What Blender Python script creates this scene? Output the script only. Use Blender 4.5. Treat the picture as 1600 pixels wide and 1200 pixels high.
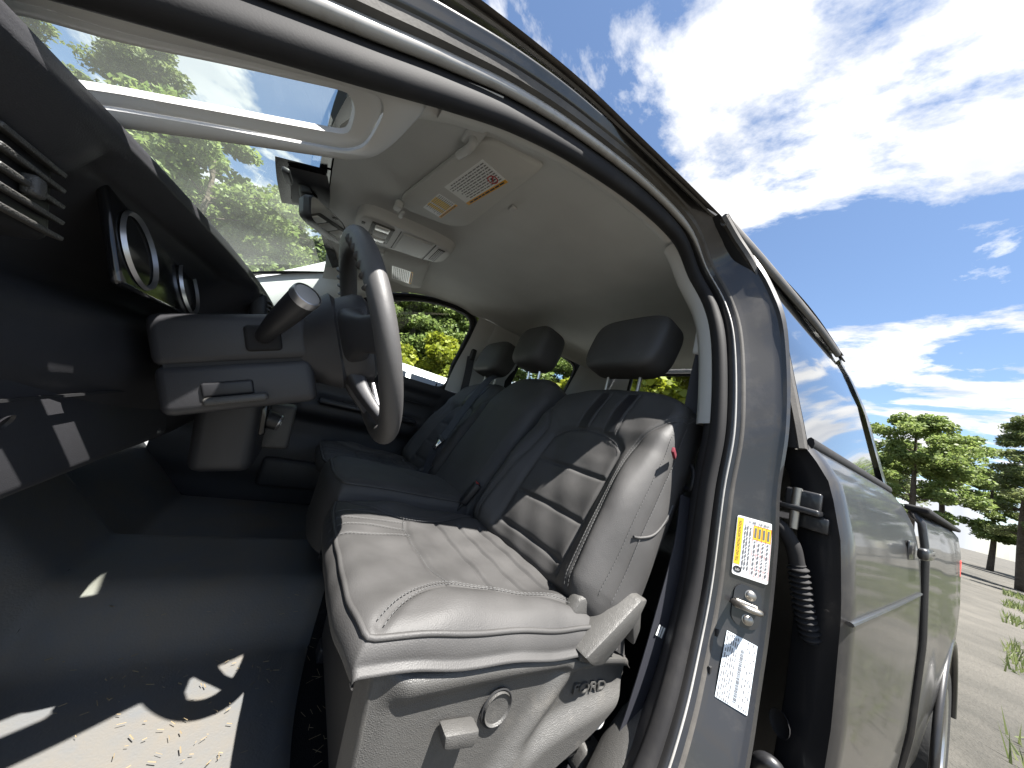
import bpy, bmesh, math, random
import numpy as np
from mathutils import Vector, Matrix

for o in list(bpy.data.objects):
    bpy.data.objects.remove(o)
sc = bpy.context.scene
col = sc.collection
rng = np.random.default_rng(7)
random.seed(7)
R = math.radians

# ------------------------------------------------------------------ camera
CAM_POS = (-0.70386, 0.56394, 0.64857)
CR = (-0.5388532, -0.8040625, 0.2512383)
CU = (0.0221535, 0.2846121, 0.9583868)
CF = (0.8421083, -0.5219956, 0.1355513)
cd = bpy.data.cameras.new('camera'); cam = bpy.data.objects.new('camera', cd); col.objects.link(cam)
cd.sensor_width = 36.0; cd.sensor_fit = 'HORIZONTAL'
cd.lens = 497.08 * 36 / 1600
cd.clip_start = 0.01; cd.clip_end = 3000
cam.matrix_world = Matrix(((CR[0], CU[0], -CF[0], CAM_POS[0]), (CR[1], CU[1], -CF[1], CAM_POS[1]),
                           (CR[2], CU[2], -CF[2], CAM_POS[2]), (0, 0, 0, 1)))
sc.camera = cam

# ------------------------------------------------------------------ sky and sun
SUN_DIR = Vector((-0.40, -0.13, 1.0)).normalized()       # towards the sun
SUN_EL = math.asin(SUN_DIR.z); SUN_AZ = math.atan2(SUN_DIR.x, SUN_DIR.y)
SKY_STRENGTH = 0.05
EXPOSURE = 2.1
w = bpy.data.worlds.new('World'); sc.world = w; w.use_nodes = True
nt = w.node_tree; nt.nodes.clear()
def N(tree, t, **k):
    n = tree.nodes.new(t)
    for a, b in k.items(): setattr(n, a, b)
    return n
sky = N(nt, 'ShaderNodeTexSky', sky_type='NISHITA', sun_disc=False, sun_elevation=SUN_EL, sun_rotation=SUN_AZ)
sky.air_density = 1.0; sky.dust_density = 0.35; sky.ozone_density = 2.6
bg = N(nt, 'ShaderNodeBackground'); bg.inputs[1].default_value = SKY_STRENGTH
tc = N(nt, 'ShaderNodeTexCoord'); sep = N(nt, 'ShaderNodeSeparateXYZ')
nt.links.new(tc.outputs['Generated'], sep.inputs[0])
# clouds: noise on the plane of a cloud layer overhead
zc = N(nt, 'ShaderNodeMath', operation='MAXIMUM'); zc.inputs[1].default_value = 0.10
nt.links.new(sep.outputs[2], zc.inputs[0])
dv = N(nt, 'ShaderNodeCombineXYZ')
for i in (0, 1):
    m = N(nt, 'ShaderNodeMath', operation='DIVIDE')
    nt.links.new(sep.outputs[i], m.inputs[0]); nt.links.new(zc.outputs[0], m.inputs[1]); nt.links.new(m.outputs[0], dv.inputs[i])
mp = N(nt, 'ShaderNodeMapping'); mp.inputs['Location'].default_value = (0.14, 0.09, 3.1)
CLOUD_MP = mp
nt.links.new(dv.outputs[0], mp.inputs[0])
n1 = N(nt, 'ShaderNodeTexNoise'); n1.inputs['Scale'].default_value = 1.15; n1.inputs['Detail'].default_value = 9; n1.inputs['Roughness'].default_value = 0.62
n1.inputs['Distortion'].default_value = 0.25
nt.links.new(mp.outputs[0], n1.inputs[0])
cr = N(nt, 'ShaderNodeValToRGB'); cr.color_ramp.elements[0].position = 0.505; cr.color_ramp.elements[1].position = 0.575
nt.links.new(n1.outputs[0], cr.inputs[0])
n2 = N(nt, 'ShaderNodeTexNoise'); n2.inputs['Scale'].default_value = 3.0; n2.inputs['Detail'].default_value = 6
nt.links.new(mp.outputs[0], n2.inputs[0])
cr2 = N(nt, 'ShaderNodeValToRGB'); cr2.color_ramp.elements[0].position = 0.30; cr2.color_ramp.elements[1].position = 0.62
cr2.color_ramp.elements[0].color = (4.1, 4.3, 4.7, 1); cr2.color_ramp.elements[1].color = (6.2, 6.2, 6.2, 1)
nt.links.new(n2.outputs[0], cr2.inputs[0])
mx = N(nt, 'ShaderNodeMix', data_type='RGBA')
nt.links.new(cr.outputs[0], mx.inputs[0]); nt.links.new(sky.outputs[0], mx.inputs[6]); nt.links.new(cr2.outputs[0], mx.inputs[7])
nt.links.new(mx.outputs[2], bg.inputs[0])
out = N(nt, 'ShaderNodeOutputWorld'); nt.links.new(bg.outputs[0], out.inputs[0])

sd = bpy.data.lights.new('sun', 'SUN'); sun = bpy.data.objects.new('sun', sd); col.objects.link(sun)
sd.energy = 5.0; sd.angle = R(0.5); sd.color = (1.0, 0.965, 0.91)
sun.rotation_euler = (-SUN_DIR).to_track_quat('-Z', 'Y').to_euler()
sun.location = (-4, -3, 9)
sc.view_settings.view_transform = 'Standard'; sc.view_settings.look = 'None'
sc.view_settings.exposure = EXPOSURE; sc.view_settings.gamma = 1.0; sc.view_settings.use_curve_mapping = False
sc.render.engine = 'CYCLES'
sc.cycles.max_bounces = 10; sc.cycles.transparent_max_bounces = 12; sc.cycles.diffuse_bounces = 5; sc.cycles.glossy_bounces = 4
sc.cycles.caustics_reflective = False; sc.cycles.caustics_refractive = False
sc.cycles.sample_clamp_indirect = 4.0

# ------------------------------------------------------------------ materials
def M(name, c, rough=0.5, metal=0.0, spec=0.5, bump=None, var=None, coat=0.0, sheen=0.0, rvar=0.0, flake=0.0, trans=None, dust=None):
    m = bpy.data.materials.new(name); m.use_nodes = True
    t = m.node_tree; b = t.nodes['Principled BSDF']
    b.inputs['Base Color'].default_value = (*c, 1); b.inputs['Roughness'].default_value = rough
    b.inputs['Metallic'].default_value = metal; b.inputs['Specular IOR Level'].default_value = spec
    b.inputs['Coat Weight'].default_value = coat; b.inputs['Coat Roughness'].default_value = 0.06
    if sheen:
        b.inputs['Sheen Weight'].default_value = sheen; b.inputs['Sheen Roughness'].default_value = 0.5
    tcn = N(t, 'ShaderNodeTexCoord')
    cur = None
    if var:                                   # (scale, amount): blotchy variation of the colour
        nz = N(t, 'ShaderNodeTexNoise'); nz.inputs['Scale'].default_value = var[0]; nz.inputs['Detail'].default_value = 6
        t.links.new(tcn.outputs['Object'], nz.inputs[0])
        mr = N(t, 'ShaderNodeMapRange'); mr.inputs[1].default_value = 0.3; mr.inputs[2].default_value = 0.7
        mr.inputs[3].default_value = 1 - var[1]; mr.inputs[4].default_value = 1 + var[1]
        t.links.new(nz.outputs[0], mr.inputs[0])
        mm = N(t, 'ShaderNodeMix', data_type='RGBA', blend_type='MULTIPLY'); mm.inputs[0].default_value = 1
        mm.inputs[6].default_value = (*c, 1); t.links.new(mr.outputs[0], mm.inputs[7])
        cur = mm.outputs[2]
    if dust:                                  # (colour, scale, low, high): settled dust in patches
        nz = N(t, 'ShaderNodeTexNoise'); nz.inputs['Scale'].default_value = dust[1]; nz.inputs['Detail'].default_value = 9; nz.inputs['Roughness'].default_value = 0.7
        t.links.new(tcn.outputs['Object'], nz.inputs[0])
        mr = N(t, 'ShaderNodeMapRange'); mr.inputs[1].default_value = dust[2]; mr.inputs[2].default_value = dust[3]
        t.links.new(nz.outputs[0], mr.inputs[0])
        mm = N(t, 'ShaderNodeMix', data_type='RGBA'); t.links.new(mr.outputs[0], mm.inputs[0])
        if cur is None: mm.inputs[6].default_value = (*c, 1)
        else: t.links.new(cur, mm.inputs[6])
        mm.inputs[7].default_value = (*dust[0], 1); cur = mm.outputs[2]
    if cur is not None: t.links.new(cur, b.inputs['Base Color'])
    if rvar:
        nz = N(t, 'ShaderNodeTexNoise'); nz.inputs['Scale'].default_value = 9; nz.inputs['Detail'].default_value = 5
        t.links.new(tcn.outputs['Object'], nz.inputs[0])
        mr = N(t, 'ShaderNodeMapRange'); mr.inputs[1].default_value = 0.3; mr.inputs[2].default_value = 0.7
        mr.inputs[3].default_value = max(rough - rvar, .02); mr.inputs[4].default_value = min(rough + rvar, 1)
        t.links.new(nz.outputs[0], mr.inputs[0]); t.links.new(mr.outputs[0], b.inputs['Roughness'])
    if bump:                                  # (kind, scale, strength, distance)
        kind, s, st, di = bump
        if kind == 'noise':
            tx = N(t, 'ShaderNodeTexNoise'); tx.inputs['Scale'].default_value = s; tx.inputs['Detail'].default_value = 3; o_ = tx.outputs[0]
        elif kind == 'leather':
            tx = N(t, 'ShaderNodeTexVoronoi', feature='DISTANCE_TO_EDGE'); tx.inputs['Scale'].default_value = s
            nw = N(t, 'ShaderNodeTexNoise'); nw.inputs['Scale'].default_value = s / 9; nw.inputs['Detail'].default_value = 5; nw.inputs['Distortion'].default_value = .6
            t.links.new(tcn.outputs['Object'], nw.inputs[0]); ma = N(t, 'ShaderNodeMath', operation='MULTIPLY_ADD'); ma.inputs[1].default_value = 1.1
            t.links.new(nw.outputs[0], ma.inputs[0]); t.links.new(tx.outputs[0], ma.inputs[2]); o_ = ma.outputs[0]
        elif kind == 'weave':
            tx = N(t, 'ShaderNodeTexChecker'); tx.inputs['Scale'].default_value = s; o_ = tx.outputs[1]
        t.links.new(tcn.outputs['Object'], tx.inputs[0])
        bp = N(t, 'ShaderNodeBump'); bp.inputs['Strength'].default_value = st; bp.inputs['Distance'].default_value = di
        t.links.new(o_, bp.inputs['Height']); t.links.new(bp.outputs[0], b.inputs['Normal'])
    if flake:
        tx = N(t, 'ShaderNodeTexVoronoi'); tx.inputs['Scale'].default_value = 1500
        t.links.new(tcn.outputs['Object'], tx.inputs[0])
        bp = N(t, 'ShaderNodeBump'); bp.inputs['Strength'].default_value = flake; bp.inputs['Distance'].default_value = 0.0004
        t.links.new(tx.outputs['Distance'], bp.inputs['Height']); t.links.new(bp.outputs[0], b.inputs['Normal'])
    return m

def glass(name, tint, refl=1.0, dust=0.0):
    """thin pane: a clear transparent sheet with a Fresnel reflection"""
    m = bpy.data.materials.new(name); m.use_nodes = True
    t = m.node_tree; t.nodes.clear()
    o_ = N(t, 'ShaderNodeOutputMaterial'); tr = N(t, 'ShaderNodeBsdfTransparent'); gl = N(t, 'ShaderNodeBsdfGlossy')
    tr.inputs[0].default_value = (*tint, 1); gl.inputs['Roughness'].default_value = 0.005
    gl.inputs[0].default_value = (refl, refl, refl, 1)
    fr = N(t, 'ShaderNodeFresnel'); ge = N(t, 'ShaderNodeNewGeometry'); mi = N(t, 'ShaderNodeMapRange')   # same index from both sides of the pane
    mi.inputs[3].default_value = 1.5; mi.inputs[4].default_value = 1 / 1.5
    t.links.new(ge.outputs['Backfacing'], mi.inputs[0]); t.links.new(mi.outputs[0], fr.inputs[0])
    mxs = N(t, 'ShaderNodeMixShader')
    t.links.new(fr.outputs[0], mxs.inputs[0]); t.links.new(tr.outputs[0], mxs.inputs[1]); t.links.new(gl.outputs[0], mxs.inputs[2])
    if dust:                                  # thin film of dust on the pane
        df = N(t, 'ShaderNodeBsdfDiffuse'); df.inputs[0].default_value = (.62, .66, .60, 1); tl = N(t, 'ShaderNodeBsdfTranslucent'); tl.inputs[0].default_value = (.62, .66, .60, 1)
        ad = N(t, 'ShaderNodeMixShader'); t.links.new(df.outputs[0], ad.inputs[1]); t.links.new(tl.outputs[0], ad.inputs[2])
        tcn = N(t, 'ShaderNodeTexCoord'); nz = N(t, 'ShaderNodeTexNoise'); nz.inputs['Scale'].default_value = 5; nz.inputs['Detail'].default_value = 8; t.links.new(tcn.outputs['Object'], nz.inputs[0])
        mr = N(t, 'ShaderNodeMapRange'); mr.inputs[1].default_value = .3; mr.inputs[2].default_value = .7; mr.inputs[3].default_value = dust * .6; mr.inputs[4].default_value = dust * 1.4; t.links.new(nz.outputs[0], mr.inputs[0])
        mz = N(t, 'ShaderNodeMixShader'); t.links.new(mr.outputs[0], mz.inputs[0]); t.links.new(mxs.outputs[0], mz.inputs[1]); t.links.new(ad.outputs[0], mz.inputs[2])
        t.links.new(mz.outputs[0], o_.inputs[0])
    else: t.links.new(mxs.outputs[0], o_.inputs[0])
    return m

MT = dict(
    leather=M('leather', (0.0480, 0.0466, 0.0460), 0.60, spec=.42, bump=('leather', 330, 0.42, 0.0009), rvar=0.07, var=(9, .16)),
    leather_dark=M('leather_dark', (0.016, 0.016, 0.019), 0.40, bump=('leather', 520, 0.25, 0.0006)),
    thread=M('thread', (0.075, 0.075, 0.075), 0.7),
    plastic=M('plastic', (0.056, 0.0545, 0.052), 0.50, bump=('leather', 420, 0.75, 0.0010), rvar=0.05, dust=((.12, .112, .10), 16, .56, .9)),
    dash=M('dash', (0.025, 0.025, 0.028), 0.50, bump=('leather', 560, 0.35, 0.0006), var=(10, .08)),
    dash_black=M('dash_black', (0.012, 0.012, 0.014), 0.5, bump=('noise', 700, 0.2, 0.0005)),
    gloss_black=M('gloss_black', (0.008, 0.008, 0.009), 0.12),
    wheel=M('wheel_leather', (0.062, 0.060, 0.060), 0.50, bump=('leather', 700, 0.4, 0.0006), rvar=0.06),
    silver=M('silver', (0.45, 0.45, 0.46), 0.32, metal=0.9),
    chrome=M('chrome', (0.75, 0.75, 0.76), 0.12, metal=1.0),
    steel=M('steel', (0.36, 0.34, 0.31), 0.38, metal=1.0, bump=('noise', 160, 0.3, 0.0008)),
    headliner=M('headliner', (0.555, 0.56, 0.55), 0.95, spec=0.15, bump=('noise', 700, 0.6, 0.0010), var=(4, .07)),
    trim=M('trim_grey', (0.52, 0.52, 0.515), 0.55, spec=0.35, bump=('noise', 800, 0.25, 0.0005), var=(6, .04)),
    visor=M('visor_cloth', (0.53, 0.53, 0.515), 0.9, spec=0.2, bump=('noise', 1000, 0.3, 0.0005), var=(7, .05)),
    rubber=M('rubber', (0.014, 0.0135, 0.0145), 0.75, spec=.3, bump=('noise', 500, 0.2, 0.0006), dust=((.034, .032, .030), 12, .5, .95)),
    rubber_grey=M('rubber_grey', (0.06, 0.055, 0.05), 0.6, bump=('noise', 300, 0.25, 0.0006), dust=((.13, .12, .105), 10, .45, .9)),
    paint=M('paint_grey', (0.036, 0.035, 0.0355), 0.40, metal=0.45, coat=0.5, flake=0.12, dust=((.085, .078, .070), 14, .52, .95)),
    glare_bead=M('flange_glare_bead', (0.34, 0.33, 0.315), 0.28, coat=0.5, dust=((.14, .13, .11), 20, .5, .9)),  # body-colour flange edge, base made pale to stand for sun glare; dust on top
    paint_black=M('paint_black', (0.02, 0.02, 0.022), 0.4, metal=0.2, coat=0.4),
    black=M('black', (0.010, 0.010, 0.011), 0.7),
    carpet=M('carpet', (0.012, 0.012, 0.013), 1.0, spec=0.1, bump=('noise', 420, 1.0, 0.004), dust=((.06, .055, .045), 30, .58, .9)),
    mat=M('rubber_mat', (0.095, 0.098, 0.100), 0.62, bump=('leather', 170, 0.35, 0.0014), dust=((.13, .110, .082), 5, .40, .75)),
    strap=M('seat_belt', (0.022, 0.023, 0.030), 0.55, bump=('weave', 700, 0.3, 0.0006)),
    red=M('red_plastic', (0.55, 0.035, 0.025), 0.4),
    red_cloth=M('red_cloth', (0.14, 0.010, 0.022), 0.8),
    white=M('label_white', (0.78, 0.79, 0.78), 0.35, coat=0.4),
    label_blue=M('label_pale', (0.62, 0.68, 0.72), 0.25, coat=0.6),
    yellow=M('label_yellow', (0.80, 0.52, 0.03), 0.4, coat=0.3),
    orange=M('label_orange', (0.78, 0.40, 0.03), 0.45),
    ink=M('ink', (0.02, 0.02, 0.022), 0.5),
    ink_grey=M('ink_grey', (0.14, 0.14, 0.15), 0.5),
    ink_red=M('ink_red', (0.45, 0.03, 0.03), 0.5),
    plastic_sunlit=M('plastic_sunlit', (0.26, 0.25, 0.24), 0.5, bump=('noise', 500, .2, .0005)),  # lighter copy of plastic: sun on the stalk end put into the colour
    lens=M('lamp_lens', (0.75, 0.75, 0.74), 0.25, coat=0.5),
    knob_white=M('knob_print', (0.72, 0.72, 0.72), 0.4),
    glass=glass('window_glass', (0.90, 0.955, 0.92)),
    windshield=glass('windshield_glass', (0.87, 0.95, 0.91), dust=.075),
    dark_glass=M('privacy_glass', (0.006, 0.007, 0.008), 0.02, spec=0.8, coat=1.0),
    mirror=M('mirror_glass', (0.75, 0.77, 0.77), 0.01, metal=1.0),
    bark=M('bark', (0.085, 0.065, 0.048), 0.9, bump=('noise', 12, 1.0, 0.05), var=(5, .3)),
    carpaint=M('white_paint', (0.80, 0.80, 0.79), 0.28, coat=0.8),
    tyre=M('tyre', (0.02, 0.02, 0.02), 0.8, bump=('noise', 60, .5, .003)),
    cloud_thread=M('thread_dark', (0.05, 0.05, 0.055), 0.7),
    straw=M('straw', (0.20, 0.155, 0.09), 0.9),
)
def leafmat(name, c, c2):
    m = bpy.data.materials.new(name); m.use_nodes = True
    t = m.node_tree; b = t.nodes['Principled BSDF']
    oi = N(t, 'ShaderNodeNewGeometry'); mxn = N(t, 'ShaderNodeMix', data_type='RGBA')
    t.links.new(oi.outputs['Random Per Island'], mxn.inputs[0]); mxn.inputs[6].default_value = (*c, 1); mxn.inputs[7].default_value = (*c2, 1)
    t.links.new(mxn.outputs[2], b.inputs['Base Color']); b.inputs['Roughness'].default_value = 0.55
    tl = N(t, 'ShaderNodeBsdfTranslucent'); t.links.new(mxn.outputs[2], tl.inputs[0])
    ms = N(t, 'ShaderNodeMixShader'); ms.inputs[0].default_value = 0.48
    t.links.new(b.outputs[0], ms.inputs[1]); t.links.new(tl.outputs[0], ms.inputs[2])
    t.links.new(ms.outputs[0], t.nodes['Material Output'].inputs[0])
    return m
MT['leaf_a'] = leafmat('leaf_green', (0.125, 0.185, 0.045), (0.235, 0.285, 0.09))
MT['leaf_b'] = leafmat('leaf_yellow_green', (0.16, 0.20, 0.02), (0.32, 0.33, 0.035))
MT['leaf_c'] = leafmat('leaf_pine', (0.11, 0.15, 0.05), (0.20, 0.225, 0.085))

# ------------------------------------------------------------------ helpers
def tag(o, label=None, cat=None, group=None, kind=None):
    if label: o['label'] = label
    if cat: o['category'] = cat
    if group: o['group'] = group
    if kind: o['kind'] = kind
    return o
def empty(name, loc=(0, 0, 0), label=None, cat=None, group=None):
    o = bpy.data.objects.new(name, None); col.objects.link(o); o.location = loc; o.empty_display_size = .05
    return tag(o, label, cat, group)
def link(name, me, mat, parent=None):
    o = bpy.data.objects.new(name, me); col.objects.link(o)
    if mat is not None and not me.materials: me.materials.append(MT[mat] if isinstance(mat, str) else mat)
    if parent is not None:
        o.parent = parent
        pm = Matrix.Translation(parent.location) if parent.type == 'EMPTY' else Matrix.Identity(4)
        o.matrix_parent_inverse = pm.inverted()
    return o
def meshobj(name, verts, faces, mat, parent=None, smooth=True, auto=None):
    me = bpy.data.meshes.new(name); me.from_pydata([tuple(v) for v in verts], [], [tuple(f) for f in faces]); me.update()
    if smooth:
        me.shade_smooth()
        if auto: me.set_sharp_from_angle(angle=R(auto))
    return link(name, me, mat, parent)
def bmobj(name, bm, mat, parent=None, smooth=True, auto=40):
    me = bpy.data.meshes.new(name); bmesh.ops.recalc_face_normals(bm, faces=bm.faces); bm.to_mesh(me); bm.free()
    if smooth:
        me.shade_smooth()
        if auto: me.set_sharp_from_angle(angle=R(auto))
    return link(name, me, mat, parent)
def solid(o, th, offset=-1):
    md = o.modifiers.new('thickness', 'SOLIDIFY'); md.thickness = th; md.offset = offset; return o
def cr_pts(P, n, closed=False):
    """centripetal-free Catmull-Rom through P, n samples spaced evenly by length"""
    P = np.array(P, float); k = len(P)
    if closed: Q = np.vstack([P[-1:], P, P[:2]]); segs = k
    else: Q = np.vstack([2 * P[:1] - P[1:2], P, 2 * P[-1:] - P[-2:-1]]); segs = k - 1
    out = []
    for i in range(segs):
        p0, p1, p2, p3 = Q[i], Q[i + 1], Q[i + 2], Q[i + 3]
        for t in np.linspace(0, 1, 24, endpoint=False):
            out.append(0.5 * ((2 * p1) + (-p0 + p2) * t + (2 * p0 - 5 * p1 + 4 * p2 - p3) * t * t + (-p0 + 3 * p1 - 3 * p2 + p3) * t ** 3))
    out.append(P[0] if closed else P[-1]); out = np.array(out)
    d = np.concatenate([[0], np.cumsum(np.linalg.norm(np.diff(out, axis=0), axis=1))])
    s = np.linspace(0, d[-1], n, endpoint=not closed)
    return np.stack([np.interp(s, d, out[:, j]) for j in range(out.shape[1])], 1)
def grid_faces(nu, nv, closed_u=False, off=0):
    f = []
    for i in range(nu if closed_u else nu - 1):
        for j in range(nv - 1):
            a = i * nv + j; b = ((i + 1) % nu) * nv + j
            f.append((off + a, off + b, off + b + 1, off + a + 1))
    return f
def grid(name, fn, nu, nv, mat, parent=None, thick=0, auto=None):
    V = [fn(i / (nu - 1), j / (nv - 1)) for i in range(nu) for j in range(nv)]
    o = meshobj(name, V, grid_faces(nu, nv), mat, parent, auto=auto)
    if thick: solid(o, thick, 0)
    return o
def frames(P, up=None, closed=False):
    P = np.array(P, float); T = np.gradient(P, axis=0)
    if closed: T = np.roll(P, -1, 0) - np.roll(P, 1, 0)
    T /= np.linalg.norm(T, axis=1)[:, None] + 1e-12
    if up is None:
        a = np.array([0, 0, 1.]) if abs(T[0][2]) < .9 else np.array([1., 0, 0])
        U = []
        u = a - T[0] * (a @ T[0])
        for t in T:
            u = u - t * (u @ t); u = u / (np.linalg.norm(u) + 1e-12); U.append(u)
        U = np.array(U)
    else:
        u = np.array(up, float); U = u - T * (T @ u)[:, None]; U /= np.linalg.norm(U, axis=1)[:, None] + 1e-12
    return T, U, np.cross(T, U)
def tube_geo(P, r, seg=10, closed=False, r2=None, up=None, caps=True):
    P = np.array(P, float); n = len(P); T, U, W = frames(P, up, closed)
    rr = np.broadcast_to(np.array(r, float), (n,)); r2 = rr if r2 is None else np.broadcast_to(np.array(r2, float), (n,))
    V = []
    for i in range(n):
        for k in range(seg):
            a = 2 * math.pi * k / seg
            V.append(P[i] + U[i] * math.cos(a) * rr[i] + W[i] * math.sin(a) * r2[i])
    F = []
    for i in range(n if closed else n - 1):
        j = (i + 1) % n
        for k in range(seg):
            l = (k + 1) % seg
            F.append((i * seg + k, i * seg + l, j * seg + l, j * seg + k))
    if caps and not closed:
        F.append(tuple(range(seg))[::-1]); F.append(tuple((n - 1) * seg + k for k in range(seg)))
    return V, F
def tube(name, P, r, mat, parent=None, seg=10, **k):
    V, F = tube_geo(P, r, seg, **k); return meshobj(name, V, F, mat, parent, auto=50)
def multi(name, parts, mat, parent=None, auto=50):
    V = []; F = []
    for v, f in parts:
        o = len(V); V += list(v); F += [tuple(o + i for i in q) for q in f]
    return meshobj(name, V, F, mat, parent, auto=auto)
def ribbon(name, P, widthdir, wdt, th, mat, parent=None):
    """flat strap along P; widthdir: vector (or list) across"""
    P = np.array(P, float); n = len(P); D = np.broadcast_to(np.array(widthdir, float), (n, 3))
    T, _, _ = frames(P)
    D = D - T * np.sum(D * T, 1)[:, None]; D = D / np.linalg.norm(D, axis=1)[:, None]; Nn = np.cross(T, D)
    V = []
    for i in range(n):
        for sx, sy in ((-1, -1), (1, -1), (1, 1), (-1, 1)): V.append(P[i] + D[i] * wdt / 2 * sx + Nn[i] * th / 2 * sy)
    F = [(0, 1, 2, 3)[::-1], tuple(4 * (n - 1) + k for k in range(4))]
    for i in range(n - 1):
        for k in range(4): F.append((4 * i + k, 4 * i + (k + 1) % 4, 4 * i + 4 + (k + 1) % 4, 4 * i + 4 + k))
    return meshobj(name, V, F, mat, parent, auto=50)
def basis(x, y=None, z=None):
    """matrix from an x axis and an approximate y axis"""
    x = Vector(x).normalized(); y = Vector(y); y = (y - x * y.dot(x)).normalized(); z = x.cross(y)
    return Matrix((x, y, z)).transposed()
def rbox(name, c, size, mat, parent=None, bev=0.005, rot=None, seg=3, taper=None):
    bm = bmesh.new(); bmesh.ops.create_cube(bm, size=1)
    for v in bm.verts:
        k = 1.0
        if taper and v.co.z > 0: k = taper
        v.co = Vector((v.co.x * size[0] * k, v.co.y * size[1] * k, v.co.z * size[2]))
    if bev: bmesh.ops.bevel(bm, geom=bm.edges[:], offset=min(bev, min(size) * .48), segments=seg, affect='EDGES', profile=.5)
    m = (rot if rot is not None else Matrix.Identity(3)).to_4x4(); m.translation = Vector(c)
    bm.transform(m)
    return bmobj(name, bm, mat, parent)
def prism(name, pts, d, mat, parent=None, bev=0.0, seg=2, mtx=None, auto=35):
    """polygon pts (3D list) extruded by vector d"""
    bm = bmesh.new(); vs = [bm.verts.new(Vector(p)) for p in pts]; f = bm.faces.new(vs)
    r = bmesh.ops.extrude_face_region(bm, geom=[f]); nv = [e for e in r['geom'] if isinstance(e, bmesh.types.BMVert)]
    bmesh.ops.translate(bm, verts=nv, vec=Vector(d))
    bmesh.ops.recalc_face_normals(bm, faces=bm.faces)
    if bev: bmesh.ops.bevel(bm, geom=bm.edges[:], offset=bev, segments=seg, affect='EDGES', profile=.5, clamp_overlap=True)
    if mtx is not None: bm.transform(mtx)
    return bmobj(name, bm, mat, parent, auto=auto)
def lathe(name, prof, mat, parent=None, mtx=None, seg=32):
    V = []; n = len(prof)
    for k in range(seg):
        a = 2 * math.pi * k / seg
        for r, z in prof: V.append(Vector((r * math.cos(a), r * math.sin(a), z)))
    if mtx is not None: V = [mtx @ v for v in V]
    return meshobj(name, V, grid_faces(seg, n, closed_u=True), mat, parent, auto=40)
def place(c, rot):
    m = rot.to_4x4(); m.translation = Vector(c); return m
def textobj(name, body, size, mat, parent, mtx, extrude=0.0, sx=1.0):
    cu = bpy.data.curves.new(name, 'FONT'); cu.body = body; cu.size = size; cu.extrude = extrude; cu.align_x = 'CENTER'; cu.align_y = 'CENTER'
    o = bpy.data.objects.new('tmp', cu); col.objects.link(o)
    dg = bpy.context.evaluated_depsgraph_get(); me = bpy.data.meshes.new_from_object(o.evaluated_get(dg)); bpy.data.objects.remove(o)
    me.transform(mtx @ Matrix.Diagonal((sx, 1, 1, 1)))
    me.materials.clear()
    me.name = name
    return link(name, me, mat, parent)
def quads(name, rects, mtx, mat, parent):
    """flat print: rectangles (x0,y0,x1,y1) on a label plane"""
    V = []; F = []
    for (a, b, c, d) in rects:
        o = len(V); V += [mtx @ Vector((a, b, 0)), mtx @ Vector((c, b, 0)), mtx @ Vector((c, d, 0)), mtx @ Vector((a, d, 0))]; F.append((o, o + 1, o + 2, o + 3))
    return meshobj(name, V, F, mat, parent, smooth=False)
def textlines(x0, y0, x1, y1, rows, fill=.55, words=(.02, .07), rag=.15, rnd=random.Random(3)):
    """rows of word-like dashes"""
    L = []; h = (y1 - y0) / rows; wd = x1 - x0
    for i in range(rows):
        y = y1 - (i + 1) * h + h * (1 - fill) / 2; x = x0; end = x1 - wd * rag * rnd.random()
        while x < end:
            l = wd * rnd.uniform(*words) * 1.6; L.append((x, y, min(x + l, end), y + h * fill)); x += l + wd * .018
    return L
def sstep(x, a, b):
    t = np.clip((x - a) / (b - a), 0, 1); return t * t * (3 - 2 * t)

# ================================================================== the truck
XC = 0.43                                     # centre line of the cab
truck = empty('pickup_truck', (XC, 0.3, -0.65), 'dark grey crew cab pickup truck with its front door open, showing the cab', 'pickup truck')

# ---- front door opening: a closed loop of stations, seal centre line
SEAL = [(-.42, 1.08, .10), (-.42, 1.10, .45), (-.41, 1.04, .66), (-.365, .85, .82), (-.337, .708, .922), (-.309, .60, 1.002),
        (-.284, .521, 1.065), (-.25, .410, 1.145), (-.215, .253, 1.224), (-.208, .04, 1.266), (-.215, -.13, 1.257), (-.228, -.215, 1.185),
        (-.28, -.232, 1.083), (-.322, -.217, .969), (-.357, -.199, .778), (-.360, -.190, .635), (-.371, -.176, .457), (-.379, -.149, .345),
        (-.389, -.109, .251), (-.392, -.06, .15), (-.395, .02, .07), (-.395, .15, .03), (-.395, .6, .02), (-.40, .95, .03)]
NS = 220
S = cr_pts(SEAL, NS, closed=True)
T_ = np.roll(S, -1, 0) - np.roll(S, 1, 0); T_ /= np.linalg.norm(T_, axis=1)[:, None]
N1 = S - np.array([-.35, .40, .62]); N1[:, 0] = 0; N1 -= T_ * np.sum(N1 * T_, 1)[:, None]; N1 /= np.linalg.norm(N1, axis=1)[:, None]
N2 = np.cross(T_, N1); N2[N2[:, 0] > 0] *= -1
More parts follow.
